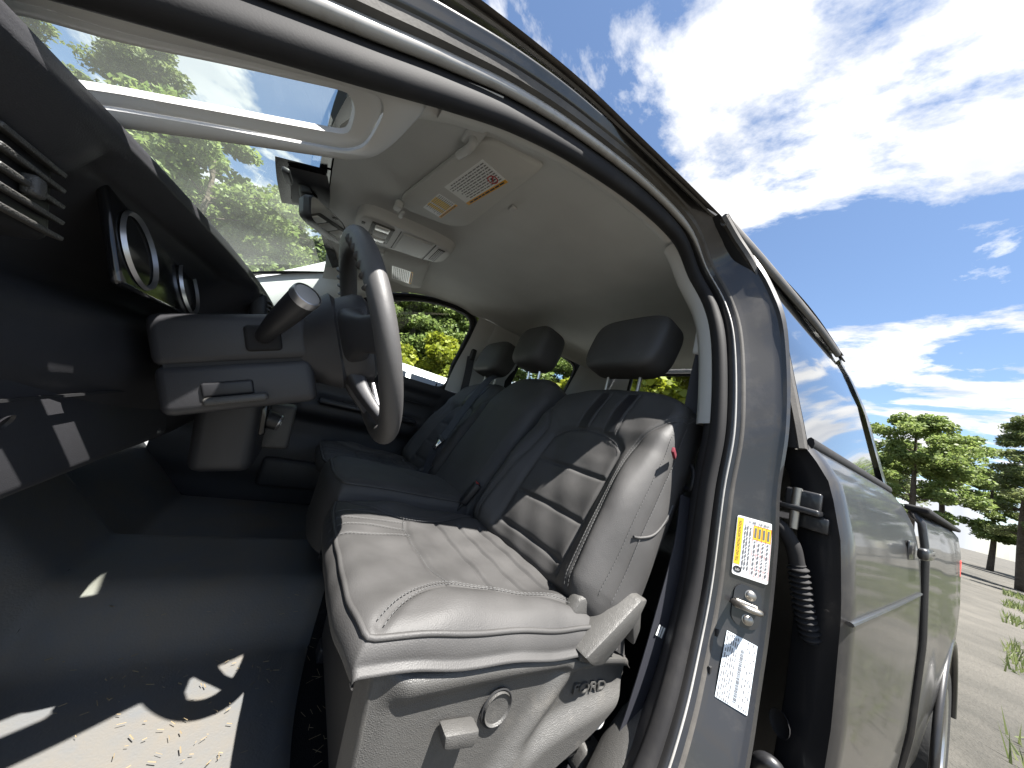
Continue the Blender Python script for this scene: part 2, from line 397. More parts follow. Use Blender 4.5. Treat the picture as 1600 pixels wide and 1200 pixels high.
# how far each station is roof-like (1) or pillar-like (0)
wroof = sstep(S[:, 2], .55, .75) * sstep(S[:, 1], -.225, -.08)
wsill = sstep(-S[:, 2], -.20, -.06)
def rail(pillar, roof, sill=None):
    sill = pillar if sill is None else sill
    p, r, s = np.array(pillar), np.array(roof), np.array(sill)
    ab = p[None] * (1 - wroof)[:, None] + r[None] * wroof[:, None]
    ab = ab * (1 - wsill)[:, None] + s[None] * wsill[:, None]
    return S + N1 * ab[:, :1] + N2 * ab[:, 1:]
def strip(name, rails, mat, parent, i0=0, i1=NS, sub=3):
    """lofted strip through rails; between consecutive rails a smooth blend"""
    A = np.array([r for r in rails])                          # k x NS x 3
    k = A.shape[0]; t = np.linspace(0, k - 1, (k - 1) * sub + 1)
    B = []
    for x in t:
        i = min(int(x), k - 2); f = x - i; B.append(A[i] * (1 - f) + A[i + 1] * f)
    B = np.array(B)
    idx = [i % NS for i in range(i0, i1)]
    full = (i1 - i0) == NS
    V = [B[j][i] for i in idx for j in range(len(t))]
    return meshobj(name, V, grid_faces(len(idx), len(t), closed_u=full), mat, parent, auto=38)
seal_V = []
SEG = 14
# the bulb of the seal: oval with a lip
for i in range(NS):
    wd = .017 + .006 * wroof[i]
    for k in range(SEG):
        a = 2 * math.pi * k / SEG
        ca, sa = math.cos(a), math.sin(a)
        rr = 1 + .10 * math.cos(3 * a)
        seal_V.append(S[i] + N1[i] * (ca * wd * rr) + N2[i] * (sa * .015 * rr + .001))
meshobj('door_seal', seal_V, [(i * SEG + k, i * SEG + (k + 1) % SEG, ((i + 1) % NS) * SEG + (k + 1) % SEG, ((i + 1) % NS) * SEG + k)
                              for i in range(NS) for k in range(SEG)], 'rubber', truck)
f_in = rail((.004, -.012), (.004, -.012))
f0 = rail((.018, .004), (.020, .004)); f1 = rail((.0165, .019), (.0215, .014)); f2 = rail((.024, .034), (.031, .022))
strip('door_frame_flange', [f_in, f0, f1, f2], 'paint', truck)
glare_bead = rail((.0195, .0245), (.0255, .0165))  # rounded bead added along the flange to carry the painted glare line
V, F = tube_geo(glare_bead, .0022 + .0069 * wroof, 10, closed=True); meshobj('flange_glare_bead', V, F, 'glare_bead', truck)
o0 = rail((.0245, .034), (.0305, .0225)); o1 = rail((.026, .037), (.034, .031)); o2 = rail((.029, .040), (.044, .034))
strip('outer_seal', [rail((.0248, .033), (.030, .020)), o0, o1, o2], 'rubber_grey', truck)
p0 = rail((.0285, .0385), (.0435, .0325)); p1 = rail((.036, .047), (.047, .037)); p2 = rail((.072, .092), (.056, .041))
p3 = rail((.074, .101), (.060, .043)); p4 = rail((.084, .104), (.062, .043)); p5 = rail((.092, .095), (.064, .040)); p6 = rail((.112, .03), (.062, .0))
strip('door_frame', [p0, p1, p2, p3, p4, p5, p6], 'paint', truck, sub=4)

# ---- roof panel and the moulding along its edge
EDGE = cr_pts([(-.36, 1.0, .93), (-.30, .75, 1.12), (-.24, .53, 1.27), (-.246, .32, 1.312), (-.252, .13, 1.327), (-.27, -.22, 1.337), (-.30, -.8, 1.342), (-.30, -1.32, 1.325)], 90)
def roof_pt(u, v):
    e = EDGE[int(round(u * 89))]; hw = XC - e[0]; x = e[0] + 2 * hw * v; k = 1 - (2 * v - 1) ** 2
    lift = .065 * min(1, max(0, (.75 - e[1]) / .3)) + (0.02 if e[1] < .75 else 0.0)
    return (x, e[1] + (.10 * k if e[1] > .5 else 0) * min(1, (e[1] - .5) / .1 if e[1] > .5 else 0), e[2] + lift * (k ** .6))
ridx = [i for i in range(90) if EDGE[i][1] < .62]
RV = [roof_pt(i / 89, j / 30) for i in ridx for j in range(31)]
meshobj('roof_panel', RV, grid_faces(len(ridx), 31), 'paint', truck)
def sweep(name, P, prof, mat, parent, up):
    T, U, W = frames(P, up)
    V = [P[i] + U[i] * b + W[i] * a for i in range(len(P)) for a, b in prof]
    return meshobj(name, V, grid_faces(len(P), len(prof)), mat, parent, auto=35)
NE = [np.array(e) for e in EDGE]
sweep('roof_molding', np.array(NE), [(.014, -.024), (.010, -.026), (-.004, -.012), (-.007, -.002), (-.004, .004), (.006, .005)], 'rubber_grey', truck, (0, 0, 1))
# thin painted skin between the frame rails and the moulding (visible from below)
ME = cr_pts([(-.262, .53, 1.235)] + [(e[0] + .0, e[1], e[2] - .022) for e in EDGE[34:]], 60)

# ---- B pillar: sheet metal behind the frame, labels, striker
def bp_plane(c, x_dir, y_dir):
    return place(c, basis(x_dir, y_dir))
# face direction measured on the pillar face
def frame_at(z):
    i = int(np.argmin(np.abs(S[:, 2] - z) + (S[:, 1] > .2) * 9)); return i
i0 = frame_at(.53); ax = Vector(p2[i0] - p1[i0]).normalized(); az = Vector(p1[i0 - 4] - p1[i0 + 4]).normalized()
if az.z < 0: az = -az
def face_mtx(z, off=.0016, k=.5):
    i = frame_at(z); x = Vector(p2[i] - p1[i]).normalized(); zz = Vector((p1[i - 4] + p2[i - 4]) - (p1[i + 4] + p2[i + 4])); zz = zz if zz.z > 0 else -zz
    m = basis(x, zz); n = m.col[2]
    if n.x > 0: m = basis(-x, zz); n = m.col[2]
    c = Vector(p1[i] * (1 - k) + p2[i] * k) + Vector(n) * off
    return place(c, m), Vector(n)
def label_plate(name, mtx, w_, h_, mat, parent, label=None, rad=.004):
    bm = bmesh.new(); pts = []
    for cx, cy, a0 in ((w_ / 2 - rad, h_ / 2 - rad, 0), (-w_ / 2 + rad, h_ / 2 - rad, 90), (-w_ / 2 + rad, -h_ / 2 + rad, 180), (w_ / 2 - rad, -h_ / 2 + rad, 270)):
        for k in range(5): a = R(a0 + 22.5 * k); pts.append((cx + rad * math.cos(a), cy + rad * math.sin(a), 0))
    f = bm.faces.new([bm.verts.new(Vector(p)) for p in pts])
    r = bmesh.ops.extrude_face_region(bm, geom=[f]); bmesh.ops.translate(bm, verts=[e for e in r['geom'] if isinstance(e, bmesh.types.BMVert)], vec=(0, 0, -.0008))
    bm.transform(mtx)
    o = bmobj(name, bm, mat, parent, smooth=False)
    if label: o['label'] = label
    return o
def lift(m, d): return m @ Matrix.Translation((0, 0, d))
# tyre label; print runs bottom to top, so build it in (along, across) with x up the pillar
m, n = face_mtx(.538, k=.54, off=.0022)
tl = label_plate('tire_label', m, .060, .112, 'white', truck, 'white and yellow tire information label on the door pillar')
flip = 1 if (m.to_3x3() @ Vector((1, 0, 0))).x < 0 else -1          # +x of the label: outboard (right in view) if 1
rot90 = Matrix.Rotation(R(90), 4, 'Z')
def LX(v): return v * flip
def rect(a, b, c, d): return (min(LX(a), LX(c)), b, max(LX(a), LX(c)), d)
quads('yellow_band', [rect(-.029, -.036, -.0185, .052), rect(-.0005, .018, .029, .044)], lift(m, .0003), 'yellow', tl)
textobj('band_text', 'TIRE AND LOADING INFORMATION', .0067, 'ink', tl, lift(m, .0006) @ Matrix.Translation((LX(-.0238), .008, 0)) @ rot90, sx=.70)
rects = []
for k in range(40):
    xx = -.012 + k * .00095
    if rng.random() < .6: rects.append(rect(xx, .0465, xx + .0006, .0515))
for xx in (-.0145, -.0105, -.0055):
    y = -.042
    while y < .04:
        l = rng.uniform(.003, .010); rects.append(rect(xx - .0011, y, xx + .0011, min(y + l, .042))); y += l + .0022
for xx in (.003, .010, .017, .0245):
    y = -.045
    while y < .014:
        l = rng.uniform(.002, .007); rects.append(rect(xx - .0013, y, xx + .0013, min(y + l, .015))); y += l + .003
    rects.append(rect(xx - .0016, .022, xx + .0016, .040))
quads('fine_print', rects, lift(m, .0006), 'ink_grey', tl)
rects = [rect(x_, -.049, x_ + .0005, .044) for x_ in (-.001, .0063, .0135, .0207, .0286)] + [rect(-.001, y_, .029, y_ + .0005) for y_ in (-.049, -.036, -.010, .0175, .044)]
quads('table_lines', rects, lift(m, .0005), 'ink_red', tl)
V = [(m @ Matrix.Translation((LX(-.0215), -.045, .0004))) @ Vector((.0072 * math.cos(a), .006 * math.sin(a), 0)) for a in np.linspace(0, 2 * math.pi, 20, endpoint=False)]
meshobj('tire_symbol', V, [tuple(range(20))], 'ink', tl, smooth=False)
textobj('symbol_mark', 'UD', .0055, 'white', tl, lift(m, .0006) @ Matrix.Translation((LX(-.0215), -.046, 0)), sx=.9)
# striker
m, n = face_mtx(.442, k=.55)
st = label_plate('striker_plate', lift(m, .0012), .044, .070, 'paint_black', truck, rad=.016); solid(st, .001)
for dy in (-.021, .021):
    lathe('striker_bolt', [(0, .006), (.005, .006), (.0075, .004), (.0078, .0015), (.0095, .001), (.0095, 0)], 'steel', st, lift(m, .0014) @ Matrix.Translation((LX(.004), dy, 0)), seg=18)
loop = [(LX(.014), 0, 0), (LX(.014), 0, .020), (LX(.010), 0, .030), (LX(0), 0, .034), (LX(-.012), 0, .033), (LX(-.019), 0, .026), (LX(-.021), 0, .014), (LX(-.021), 0, 0)]
tube('striker_loop', [m @ Vector(p) for p in cr_pts(loop, 30)], .0052, 'steel', st, seg=10)
rbox('loop_base', (m @ Vector((LX(-.002), 0, .004))), (.038, .016, .008), 'steel', st, .003, rot=m.to_3x3())
# certification label
m, n = face_mtx(.351, k=.56, off=.0034)
vl = label_plate('certification_label', m, .050, .106, 'label_blue', truck, 'pale blue certification label with barcode, low on the door pillar', rad=.001)
rects = []
for xx in np.arange(-.022, -.004, .0034):
    y = -.052
    while y < .050:
        l = rng.uniform(.002, .010); rects.append(rect(xx - .0009, y, xx + .0009, min(y + l, .052))); y += l + rng.uniform(.0015, .006)
y = -.046
while y < .036:
    l = rng.uniform(.0005, .0018); rects.append(rect(.001, y, .0065, y + l)); y += l + rng.uniform(.0005, .0012)
for xx in (.011, .015, .019, .0225):
    y = -.050
    while y < .050:
        l = rng.uniform(.002, .006); rects.append(rect(xx - .0009, y, xx + .0009, min(y + l, .052))); y += l + rng.uniform(.004, .016)
quads('fine_print', rects, lift(m, .0003), 'ink_grey', vl)
# two small square slots in the flange
for z in (.335, .375):
    i = frame_at(z); c = p0[i] * .6 + p1[i] * .4; rbox('slot_plug', c, (.005, .007, .012), 'black', truck, .001)

# sheet metal that closes the pillar behind, between the frames
def wallz(name, pts_low_to_high, mat, parent, thick=.004):
    pass
# dark inner gap between pillar and rear door
Bp = [i for i in range(NS) if S[i][1] < -.02 and S[i][2] > .05]
V = []
for i in Bp:
    a = p6[i]; V += [a, a + np.array([.03, -.10, 0]), a + np.array([.10, -.16, 0])]
meshobj('pillar_sheet', V, grid_faces(len(Bp), 3), 'paint_black', truck)

# ---- rear door (closed)
rd = empty('rear_door_tmp')
bpy.data.objects.remove(rd)
def side_x(z):
    return np.interp(z, [-.22, -.12, .05, .30, .48, .60, .70, .755, .775], [-.50, -.535, -.552, -.562, -.560, -.550, -.528, -.495, -.478])
def skin(y, z): return side_x(z) - .004 * math.cos((y + .8) * 2)
zs = np.linspace(-.22, .775, 30)
YF, YR = -.318, -1.225
ys = np.concatenate([[YF], np.linspace(YF - .012, YR, 22)])
V = []
for iy, y in enumerate(ys):
    for z in zs: V.append((skin(y, z) + (.010 if iy == 0 else 0), y, z))
door = meshobj('rear_door', V, grid_faces(len(ys), len(zs)), 'paint', truck)
door['label'] = 'closed rear door of the truck, dark grey'
V = []
for z in zs:
    for x, y in ((skin(YF, z) + .010, YF), (skin(YF, z) + .035, YF - .010), (skin(YF, z) + .075, YF - .012), (skin(YF, z) + .085, YF - .05)): V.append((x, y, z))
meshobj('leading_edge', V, grid_faces(len(zs), 4), 'paint_black', door)
def gx(z): return np.interp(z, [.775, .788, 1.064, 1.20, 1.30], [-.470, -.464, -.395, -.345, -.297])
def front_y(z): return np.interp(z, [.77, 1.06, 1.15, 1.22, 1.27, 1.31], [-.315, -.312, -.295, -.265, -.230, -.18])
def glass_pt(u, v):
    z = .775 + v * (1.312 - .775); y0 = front_y(z) - .018; y1 = -1.16 - (.02 * (1 - v)); return (gx(z) + .004, y0 + (y1 - y0) * u, z)
gl = grid('window_pane', glass_pt, 12, 14, 'dark_glass', door)
fr = cr_pts([(gx(z), front_y(z), z) for z in np.linspace(.76, 1.31, 14)], 50)
sweep('window_seal', fr, [(.0, .012), (-.012, .010), (-.018, .002), (-.012, -.006), (-.004, -.008), (.002, -.004), (.004, .012)], 'rubber_grey', door, (-1, 0, .2))
V = []
for p in fr: V += [p + np.array([.002, .016, 0]), p + np.array([.03, .012, 0]), p + np.array([.055, -.02, 0])]
meshobj('window_frame', V, grid_faces(50, 3), 'black', door)
tf = cr_pts([(gx(1.305) - .004, -.18, 1.300), (-.302, -.45, 1.312), (-.308, -.9, 1.312), (-.312, -1.2, 1.296)], 40)
tube('upper_frame', tf, .017, 'rubber_grey', door, seg=10, r2=.010)
bt = cr_pts([(skin(y, .77) + .004, y, .778) for y in np.linspace(YF - .01, YR, 10)], 30)
tube('belt_molding', bt, .013, 'rubber', door, seg=8, r2=.007)
rbox('door_handle', (skin(-1.08, .60) - .028, -1.08, .60), (.022, .17, .034), 'paint', door, .010)
rbox('handle_recess', (skin(-1.06, .60) - .001, -1.06, .60), (.006, .13, .055), 'paint_black', door, .003)
crease = cr_pts([(skin(y, .47) - .001, y, .47) for y in np.linspace(YF, YR, 8)], 20)
tube('body_crease', crease, .004, 'paint', door, seg=8, r2=.006, up=(0, 0, 1))
# hinges and wiring boot in the gap
for z, lab in ((.640, None), (.115, None)):
    h = rbox('door_hinge', (-.480, -.312, z), (.070, .050, .012), 'paint_black', truck, .004)
    rbox('hinge_plate', (-.487, -.302, z + .018), (.055, .014, .040), 'paint_black', h, .004)
    rbox('hinge_plate', (-.500, -.322, z - .020), (.050, .016, .030), 'paint_black', h, .004)
    tube('hinge_pin', [(-.478, -.298, z - .04), (-.478, -.298, z + .04)], .008, 'steel', h, seg=12)
bc = cr_pts([(-.440, -.300, .600), (-.462, -.292, .595), (-.481, -.296, .570), (-.489, -.302, .54), (-.496, -.308, .505), (-.505, -.316, .455), (-.515, -.33, .41)], 150)
rr = np.where(np.arange(150) < 62, .0125, .0145 + .0032 * np.sin(np.arange(150) * 2 * math.pi / 6.5))
tube('wiring_boot', bc, rr, 'rubber', truck, seg=14)
sc_ = cr_pts([(-.470, -.300, .155), (-.476, -.290, .185), (-.492, -.292, .195), (-.505, -.305, .175), (-.508, -.315, .12), (-.505, -.32, .06)], 40)
tube('door_check', sc_, .013, 'paint_black', truck, seg=12)
lathe('body_plug', [(0, .004), (.016, .003), (.020, .0), (.021, -.003)], 'rubber', truck, place((-.492, -.313, .255), basis((.5, -.3, 0), (0, 0, 1))), seg=20)

# ---- rear of the cab and the bed, seen at a grazing angle
V = []
for y in np.linspace(-1.225, -1.36, 5):
    for z in np.linspace(-.22, 1.31, 30):
        x = side_x(z) if z < .775 else gx(z) - .004
        V.append((x + max(0, (-1.30 - y)) * .6, y - .003, z))
meshobj('cab_corner', V, grid_faces(5, 30), 'paint', truck)
WY, WZ, WR = -2.30, -.26, .40
V = []; nzb = 26
by = np.linspace(-1.385, -3.05, 60)
for y in by:
    a = WR + .06; zb = -.22
    if abs(y - WY) < a: zb = max(-.22, WZ + math.sqrt(a * a - (y - WY) ** 2))
    fl = .018 * math.exp(-((y - WY) / .42) ** 4)
    for t in np.linspace(0, 1, nzb):
        z = zb + (.735 - zb) * t
        V.append((np.interp(z, [-.22, 0, .3, .6, .71, .735], [-.53, -.56, -.572, -.565, -.55, -.525]) - fl * (1 - t), y, z))
bed = meshobj('bed_side', V, grid_faces(60, nzb), 'paint', truck); solid(bed, .02, -1)
rbox('bed_rail', (-.53, -2.21, .742), (.06, 1.66, .022), 'rubber', truck, .008)
rbox('tail_lamp', (-.553, -3.02, .42), (.03, .09, .30), 'red', truck, .01)
arch = [(-.578, WY + (WR + .055) * math.cos(a), WZ + (WR + .055) * math.sin(a)) for a in np.linspace(R(2), R(178), 30)]
tube('arch_lip', arch, .014, 'paint', truck, seg=8)
wh = lathe('wheel', [(0, .09), (.12, .085), (.2, .05), (.225, .10), (.24, .105)], 'silver', truck, place((-.47, WY, WZ), basis((0, 1, 0), (0, 0, 1)) @ Matrix.Rotation(R(180), 3, 'X')), seg=36)
lathe('tyre', [(.235, .10), (.28, .125), (.36, .13), (.39, .11), (.40, .05), (.40, -.05), (.39, -.11), (.30, -.13), (.235, -.1)], 'tyre', wh, place((-.45, WY, WZ), basis((0, 1, 0), (0, 0, 1))), seg=48)

# ---- sill and rocker
V = []
for y in np.linspace(-.05, 1.1, 12):
    for x, z in ((-.385, .030), (-.40, .022), (-.43, .018), (-.50, .010), (-.535, -.01), (-.545, -.08), (-.53, -.22)): V.append((x, y, z - .004))
meshobj('rocker_panel', V, grid_faces(12, 7), 'paint', truck)

# ================================================================== cab interior shell
# ---- headliner: cross sections from rail to rail
def hl_z(y): return np.interp(y, [-1.36, -1.2, -.9, -.45, -.25, 0, .2, .4, .55, .66], [1.285, 1.305, 1.312, 1.306, 1.288, 1.272, 1.252, 1.225, 1.198, 1.178])
def seal_at_y(y):
    """height and x of the seal along the roof part of the opening"""
    up = [i for i in range(NS) if S[i][2] > .99 or (S[i][1] < -.1 and S[i][2] > 1.1)]
    yy = np.array([S[i][1] for i in up]); o = np.argsort(yy); yy = yy[o]
    return np.interp(y, yy, np.array([S[i][0] for i in up])[o]), np.interp(y, yy, np.array([S[i][2] for i in up])[o])
HY = np.concatenate([np.linspace(-1.36, -.22, 26), np.linspace(-.18, .64, 40)])
def rail_xy(y):
    if y >= -.12: x, z = seal_at_y(y)
    else: x, z = np.interp(y, [-1.36, -.12], [-.205, -.215]), np.interp(y, [-1.36, -.3, -.12], [1.245, 1.262, 1.257])
    return x, z
NH = 61
V = []
for y in HY:
    x0, z0 = rail_xy(min(y, .50)); x0 += .012; zc_ = hl_z(y); z0 = min(z0 - .006, zc_ - .01); hw = XC - x0
    yb = y
    for j in range(NH):
        s = 2 * j / (NH - 1) - 1; s = math.copysign(abs(s) ** .8, s); d = (1 - abs(s)) * hw            # distance from the rail
        k = 1 - math.exp(-(d / .075) ** 1.5) if d < .6 else 1
        z = z0 + (zc_ - z0) * k
        z += .010 * (1 - abs(s)) * k
        # shallow pressed relief across the roof
        z -= .006 * math.exp(-((y + .28 + .12 * abs(s)) / .05) ** 2) * k
        bow = (.03 * (1 - s * s)) if y > .5 else 0
        V.append((XC + s * hw, y + bow * (y - .5) / .14 if y > .5 else y, z))
headliner = meshobj('headliner', V, grid_faces(len(HY), NH), 'headliner', truck)
# roof rail trim: the lighter band next to the seal
V = []; PR = cr_pts([(.52,), (.40,), (.25,), (.1,), (-.02,), (-.12,)], 40)[:, 0]
for y in PR:
    x0, z0 = rail_xy(y)
    for dx, dz in ((.004, -.010), (.014, -.019), (.030, -.016), (.045, -.001), (.052, .012)): V.append((x0 + dx, y, z0 + dz))
meshobj('roof_rail_trim', V, grid_faces(40, 5), 'trim', truck)
# coat hook seen on the far side, visor clip, dome lamp
# ---- A pillar trim with the grab handle

OUT = [(-.341, .759, .882), (-.327, .709, .918), (-.315, .661, .954), (-.296, .597, 1.001), (-.281, .548, 1.037), (-.266, .537, 1.042), (-.238, .546, 1.028), (-.206, .56, 1.008), (-.185, .575, .992), (-.179, .598, .971), (-.182, .617, .957), (-.211, .719, .882), (-.23, .784, .833)]
BEZ = [(-.318, .761, .874), (-.308, .711, .913), (-.298, .661, .95), (-.286, .613, .986), (-.278, .594, 1.0), (-.267, .586, 1.003), (-.252, .584, 1.0), (-.224, .588, .99), (-.205, .594, .981), (-.197, .607, .969), (-.2, .626, .954), (-.23, .717, .888), (-.248, .777, .844)]
HOL = [(-.303, .761, .87), (-.293, .712, .908), (-.283, .66, .947), (-.276, .625, .973), (-.271, .617, .978), (-.259, .611, .981), (-.246, .608, .98), (-.229, .608, .975), (-.219, .61, .971), (-.216, .616, .966), (-.219, .631, .955), (-.242, .716, .892), (-.257, .771, .851)]
ADIR = np.array([-.2, .78, -.58]); ADIR /= np.linalg.norm(ADIR)
ANRM = np.array([-.1909, -.6168, -.7636])                     # towards the driver
def ring(P, push=0., ext=.42):
    """close the far (lower) end of the loop down the pillar"""
    P = np.array(P); a = P[0] + ADIR * .06; b = P[-1] + ADIR * .06; c = (a + b) / 2 + ADIR * .025
    return cr_pts(np.vstack([P, [b, c, a]]), 96, closed=True) + ANRM * push
apl = empty('tmp_apl'); bpy.data.objects.remove(apl)
R_o = ring(OUT); R_o0 = R_o - ANRM * .045 * 1; R_b = ring(BEZ, .002); R_b1 = ring(BEZ, -.001); R_h = ring(HOL, -.006); R_h2 = ring(HOL, -.014)
cen = R_b.mean(0)
def loft(name, rings, mat, parent, auto=40):
    n = len(rings[0]); V = [p for r_ in rings for p in r_]; F = []
    for k in range(len(rings) - 1):
        for i in range(n): F.append((k * n + i, k * n + (i + 1) % n, (k + 1) * n + (i + 1) % n, (k + 1) * n + i))
    return meshobj(name, V, F, mat, parent, auto=auto)
apt = loft('a_pillar_trim', [R_o0, R_o - ANRM * .012, R_o * .97 + R_b * .03 , R_o * .8 + R_b * .2 + ANRM * .004, R_o * .12 + R_b * .88 + ANRM * .003, R_b], 'trim', truck, auto=60)
loft('grab_handle', [R_b1 * .96 + R_h * .04, R_b1 * .8 + R_h * .2 + ANRM * .002, R_h * .55 + R_b * .45 + ANRM * .001, R_h * .9 + R_b * .1 - ANRM * .001, R_h, R_h2], 'trim', apt, auto=60)
# the pillar trim goes on down to the dash, and joins the roof rail above
low = cr_pts([(-.345, .86, .79), (-.36, .93, .73), (-.385, 1.05, .64)], 16)
V = []
for p in low:
    for a, b in ((.0, .03), (.01, .0), (.04, -.02), (.09, -.015), (.11, .02)): V.append(p + np.array([a, b * .6, b]))
meshobj('a_pillar_trim_lower', V, grid_faces(16, 5), 'trim', truck)
up = cr_pts([(-.255, .44, 1.120), (-.268, .49, 1.085), (-.285, .55, 1.035)], 12)
V = []
for i, p in enumerate(up):
    for a, b in ((-.018, .018), (.0, .002), (.022, -.006), (.05, .004), (.075, .03), (.09, .06)): V.append(p + np.array([a, b * .2, b]))
meshobj('a_pillar_trim_upper', V, grid_faces(12, 6), 'trim', truck)

# ---- windshield, frit band, sensor housing
def ws_pt(s, t, off=0.):
    """s across (-1 driver .. 1 passenger), t from the header down"""
    hw = .655 + .115 * t; y = .675 - .10 * s * s + t * (.80 - .12 * s * s); z = 1.205 - .035 * s * s - t * (.40 - .02 * s * s) - .035 * math.sin(math.pi * t) * 0
    z += .03 * math.sin(math.pi * t)
    return (XC + s * hw, y, z + off)
grid('windshield', lambda u, v: ws_pt(2 * u - 1, v), 25, 18, 'windshield', truck)
grid('windshield_border', lambda u, v: ws_pt(2 * u - 1, -.01 + v * .045, -.003), 25, 4, 'gloss_black', truck)
for s_ in (-1, 1):
    grid('windshield_border', lambda u, v: ws_pt(s_ * (1.0 - .04 * v), u, -.003), 18, 3, 'gloss_black', truck)
sh = empty('sensor_housing', (.42, .68, 1.15), 'black camera housing at the top middle of the windshield', 'sensor housing')
def hz(s, t, d): p = ws_pt(s, t); return (p[0], p[1] - d * .55, p[2] - d * .83)
V = [hz(-.16 + .30 * u, .015 + .105 * v, .010 + .040 * (math.sin(math.pi * min(max(u, .0), 1)) ** .35) * (1 - .55 * v)) for u in np.linspace(0, 1, 15) for v in np.linspace(0, 1, 12)]
meshobj('cover', V, grid_faces(15, 12), 'dash_black', sh)
V = [hz(-.20 + .38 * u, .0 + .15 * v, .006) for u in np.linspace(0, 1, 10) for v in np.linspace(0, 1, 8)]
meshobj('frit_patch', V, grid_faces(10, 8), 'gloss_black', sh)
V = []
c0 = np.array(hz(-.03, .06, .046))
lathe('lens_ring', [(.008, .0), (.022, .003), (.027, .008), (.027, .014)], 'gloss_black', sh, place(c0, basis((1, 0, 0), (0, .83, -.55))), seg=28)
dots = []
for i in range(26):
    for j in range(5):
        dots.append(hz(-.37 + .02 * i, -.0 + .012 * j, .004))
# ---- rear-view mirror
mir = empty('rearview_mirror', (.40, .66, 1.12), 'black rear-view mirror hanging from the windshield', 'mirror')
mm_ = basis((.90, -.36, .22), (-.12, .25, .95)); mc = Vector((.335, .640, 1.075))
MW, MH = .235, .066
def mirror_outline(k, d):
    pts = []
    for a in np.linspace(0, 2 * math.pi, 48, endpoint=False):
        c, s = math.cos(a), math.sin(a); e = .42
        pts.append(np.array(mc + mm_ @ Vector((k * MW / 2 * math.copysign(abs(c) ** e, c), k * MH / 2 * math.copysign(abs(s) ** e, s), d))))
    return np.array(pts)
sgn = -1 if (mm_ @ Vector((0, 0, 1))).y > 0 else 1
loft('shell', [mirror_outline(.50, -.036 * sgn), mirror_outline(.86, -.030 * sgn), mirror_outline(1.0, -.012 * sgn), mirror_outline(1.0, .0), mirror_outline(.965, .004 * sgn), mirror_outline(.94, .002 * sgn)], 'dash_black', mir)
mo = mirror_outline(.945, .0022 * sgn); meshobj('mirror_pane', list(mo), [tuple(range(48))], 'mirror', mir, smooth=False)
tube('stem', cr_pts([mc + mm_ @ Vector((0, 0, -.03 * sgn)), (.37, .675, 1.11), (.385, .700, 1.135), (.39, .722, 1.150)], 16), .011, 'dash_black', mir, seg=12)
rbox('stem_mount', (.39, .722, 1.152), (.05, .03, .035), 'dash_black', mir, .006, rot=basis((1, 0, 0), (0, .83, -.5)))
rbox('wire_cover', (.21, .735, 1.08), (.075, .016, .012), 'dash_black', mir, .004, rot=basis((1, 0, .15), (0, 1, 0)))

# ---- sun visors
def round_poly(pts, r, n=6):
    """polygon with rounded corners (2D)"""
    P = [np.array(p, float) for p in pts]; o = []
    for i, p in enumerate(P):
        a, b = P[i - 1] - p, P[(i + 1) % len(P)] - p; la, lb = np.linalg.norm(a), np.linalg.norm(b); k = min(r, la * .45, lb * .45)
        p0, p1 = p + a / la * k, p + b / lb * k
        for t in np.linspace(0, 1, n): o.append((1 - t) ** 2 * p0 + 2 * t * (1 - t) * p + t * t * p1)
    return o
def visor(name, pts, z, label, parts):
    v = empty(name, tuple(np.mean(np.array([(*p, z) for p in pts]), 0)), label, 'sun visor')
    Q = round_poly(pts, .020)
    def zz(p, d): return (p[0], p[1], np.interp(p[1], [.2, .5], [z + .016, z - .012]) + d)
    c = np.mean(np.array(Q), 0); shr = lambda k: [tuple(c + (np.array(q) - c) * k) for q in Q]
    rg = [np.array([zz(q, d) for q in shr(k)]) for k, d in ((.001, .022), (.94, .022), (.985, .018), (1, .011), (.985, .004), (.955, 0.), (.5, -.001), (.001, -.001))]
    loft('panel', rg, 'visor', v, auto=70)
    return v
def vis_m(c, xd, z, tilt=-.093):
    """matrix on the underside of a visor; label x axis along xd, facing down"""
    x = Vector((xd[0], xd[1], tilt * xd[1])); y = Vector((-xd[1], xd[0], tilt * xd[0])); m_ = basis(x, y)
    if m_.col[2].z > 0: m_ = basis(x, -y)
    return place((c[0], c[1], np.interp(c[1], [.2, .5], [z + .016, z - .012]) - .0012), m_)
VZ = 1.207
dv_ = visor('sun_visor', [(-.145, .275), (.215, .300), (.262, .345), (.290, .475), (.245, .497), (-.085, .425), (-.120, .400)], VZ, 'driver side grey sun visor with two printed warning labels', None)
m = vis_m((.010, .362), (.158, .080) if False else (-.152, -.030), VZ)
def warn_label(name, m, w_, h_, parent, label):
    """white print with an orange heading strip along its +y side"""
    pl_ = label_plate(name, m, w_, h_, 'white', parent, label, rad=.002)
    quads('heading_strip', [(-w_ / 2, h_ * .5 - h_ * .13, w_ / 2, h_ * .5)], lift(m, .0004), 'orange', pl_)
    quads('heading_print', textlines(-w_ * .44, h_ * .395, w_ * .44, h_ * .475, 1, .7, (.05, .09), 0), lift(m, .0008), 'ink', pl_)
    quads('fine_print', textlines(-w_ * .46, -h_ * .45, w_ * .46, h_ * .33, 9, .42), lift(m, .0004), 'ink_grey', pl_)
    return pl_
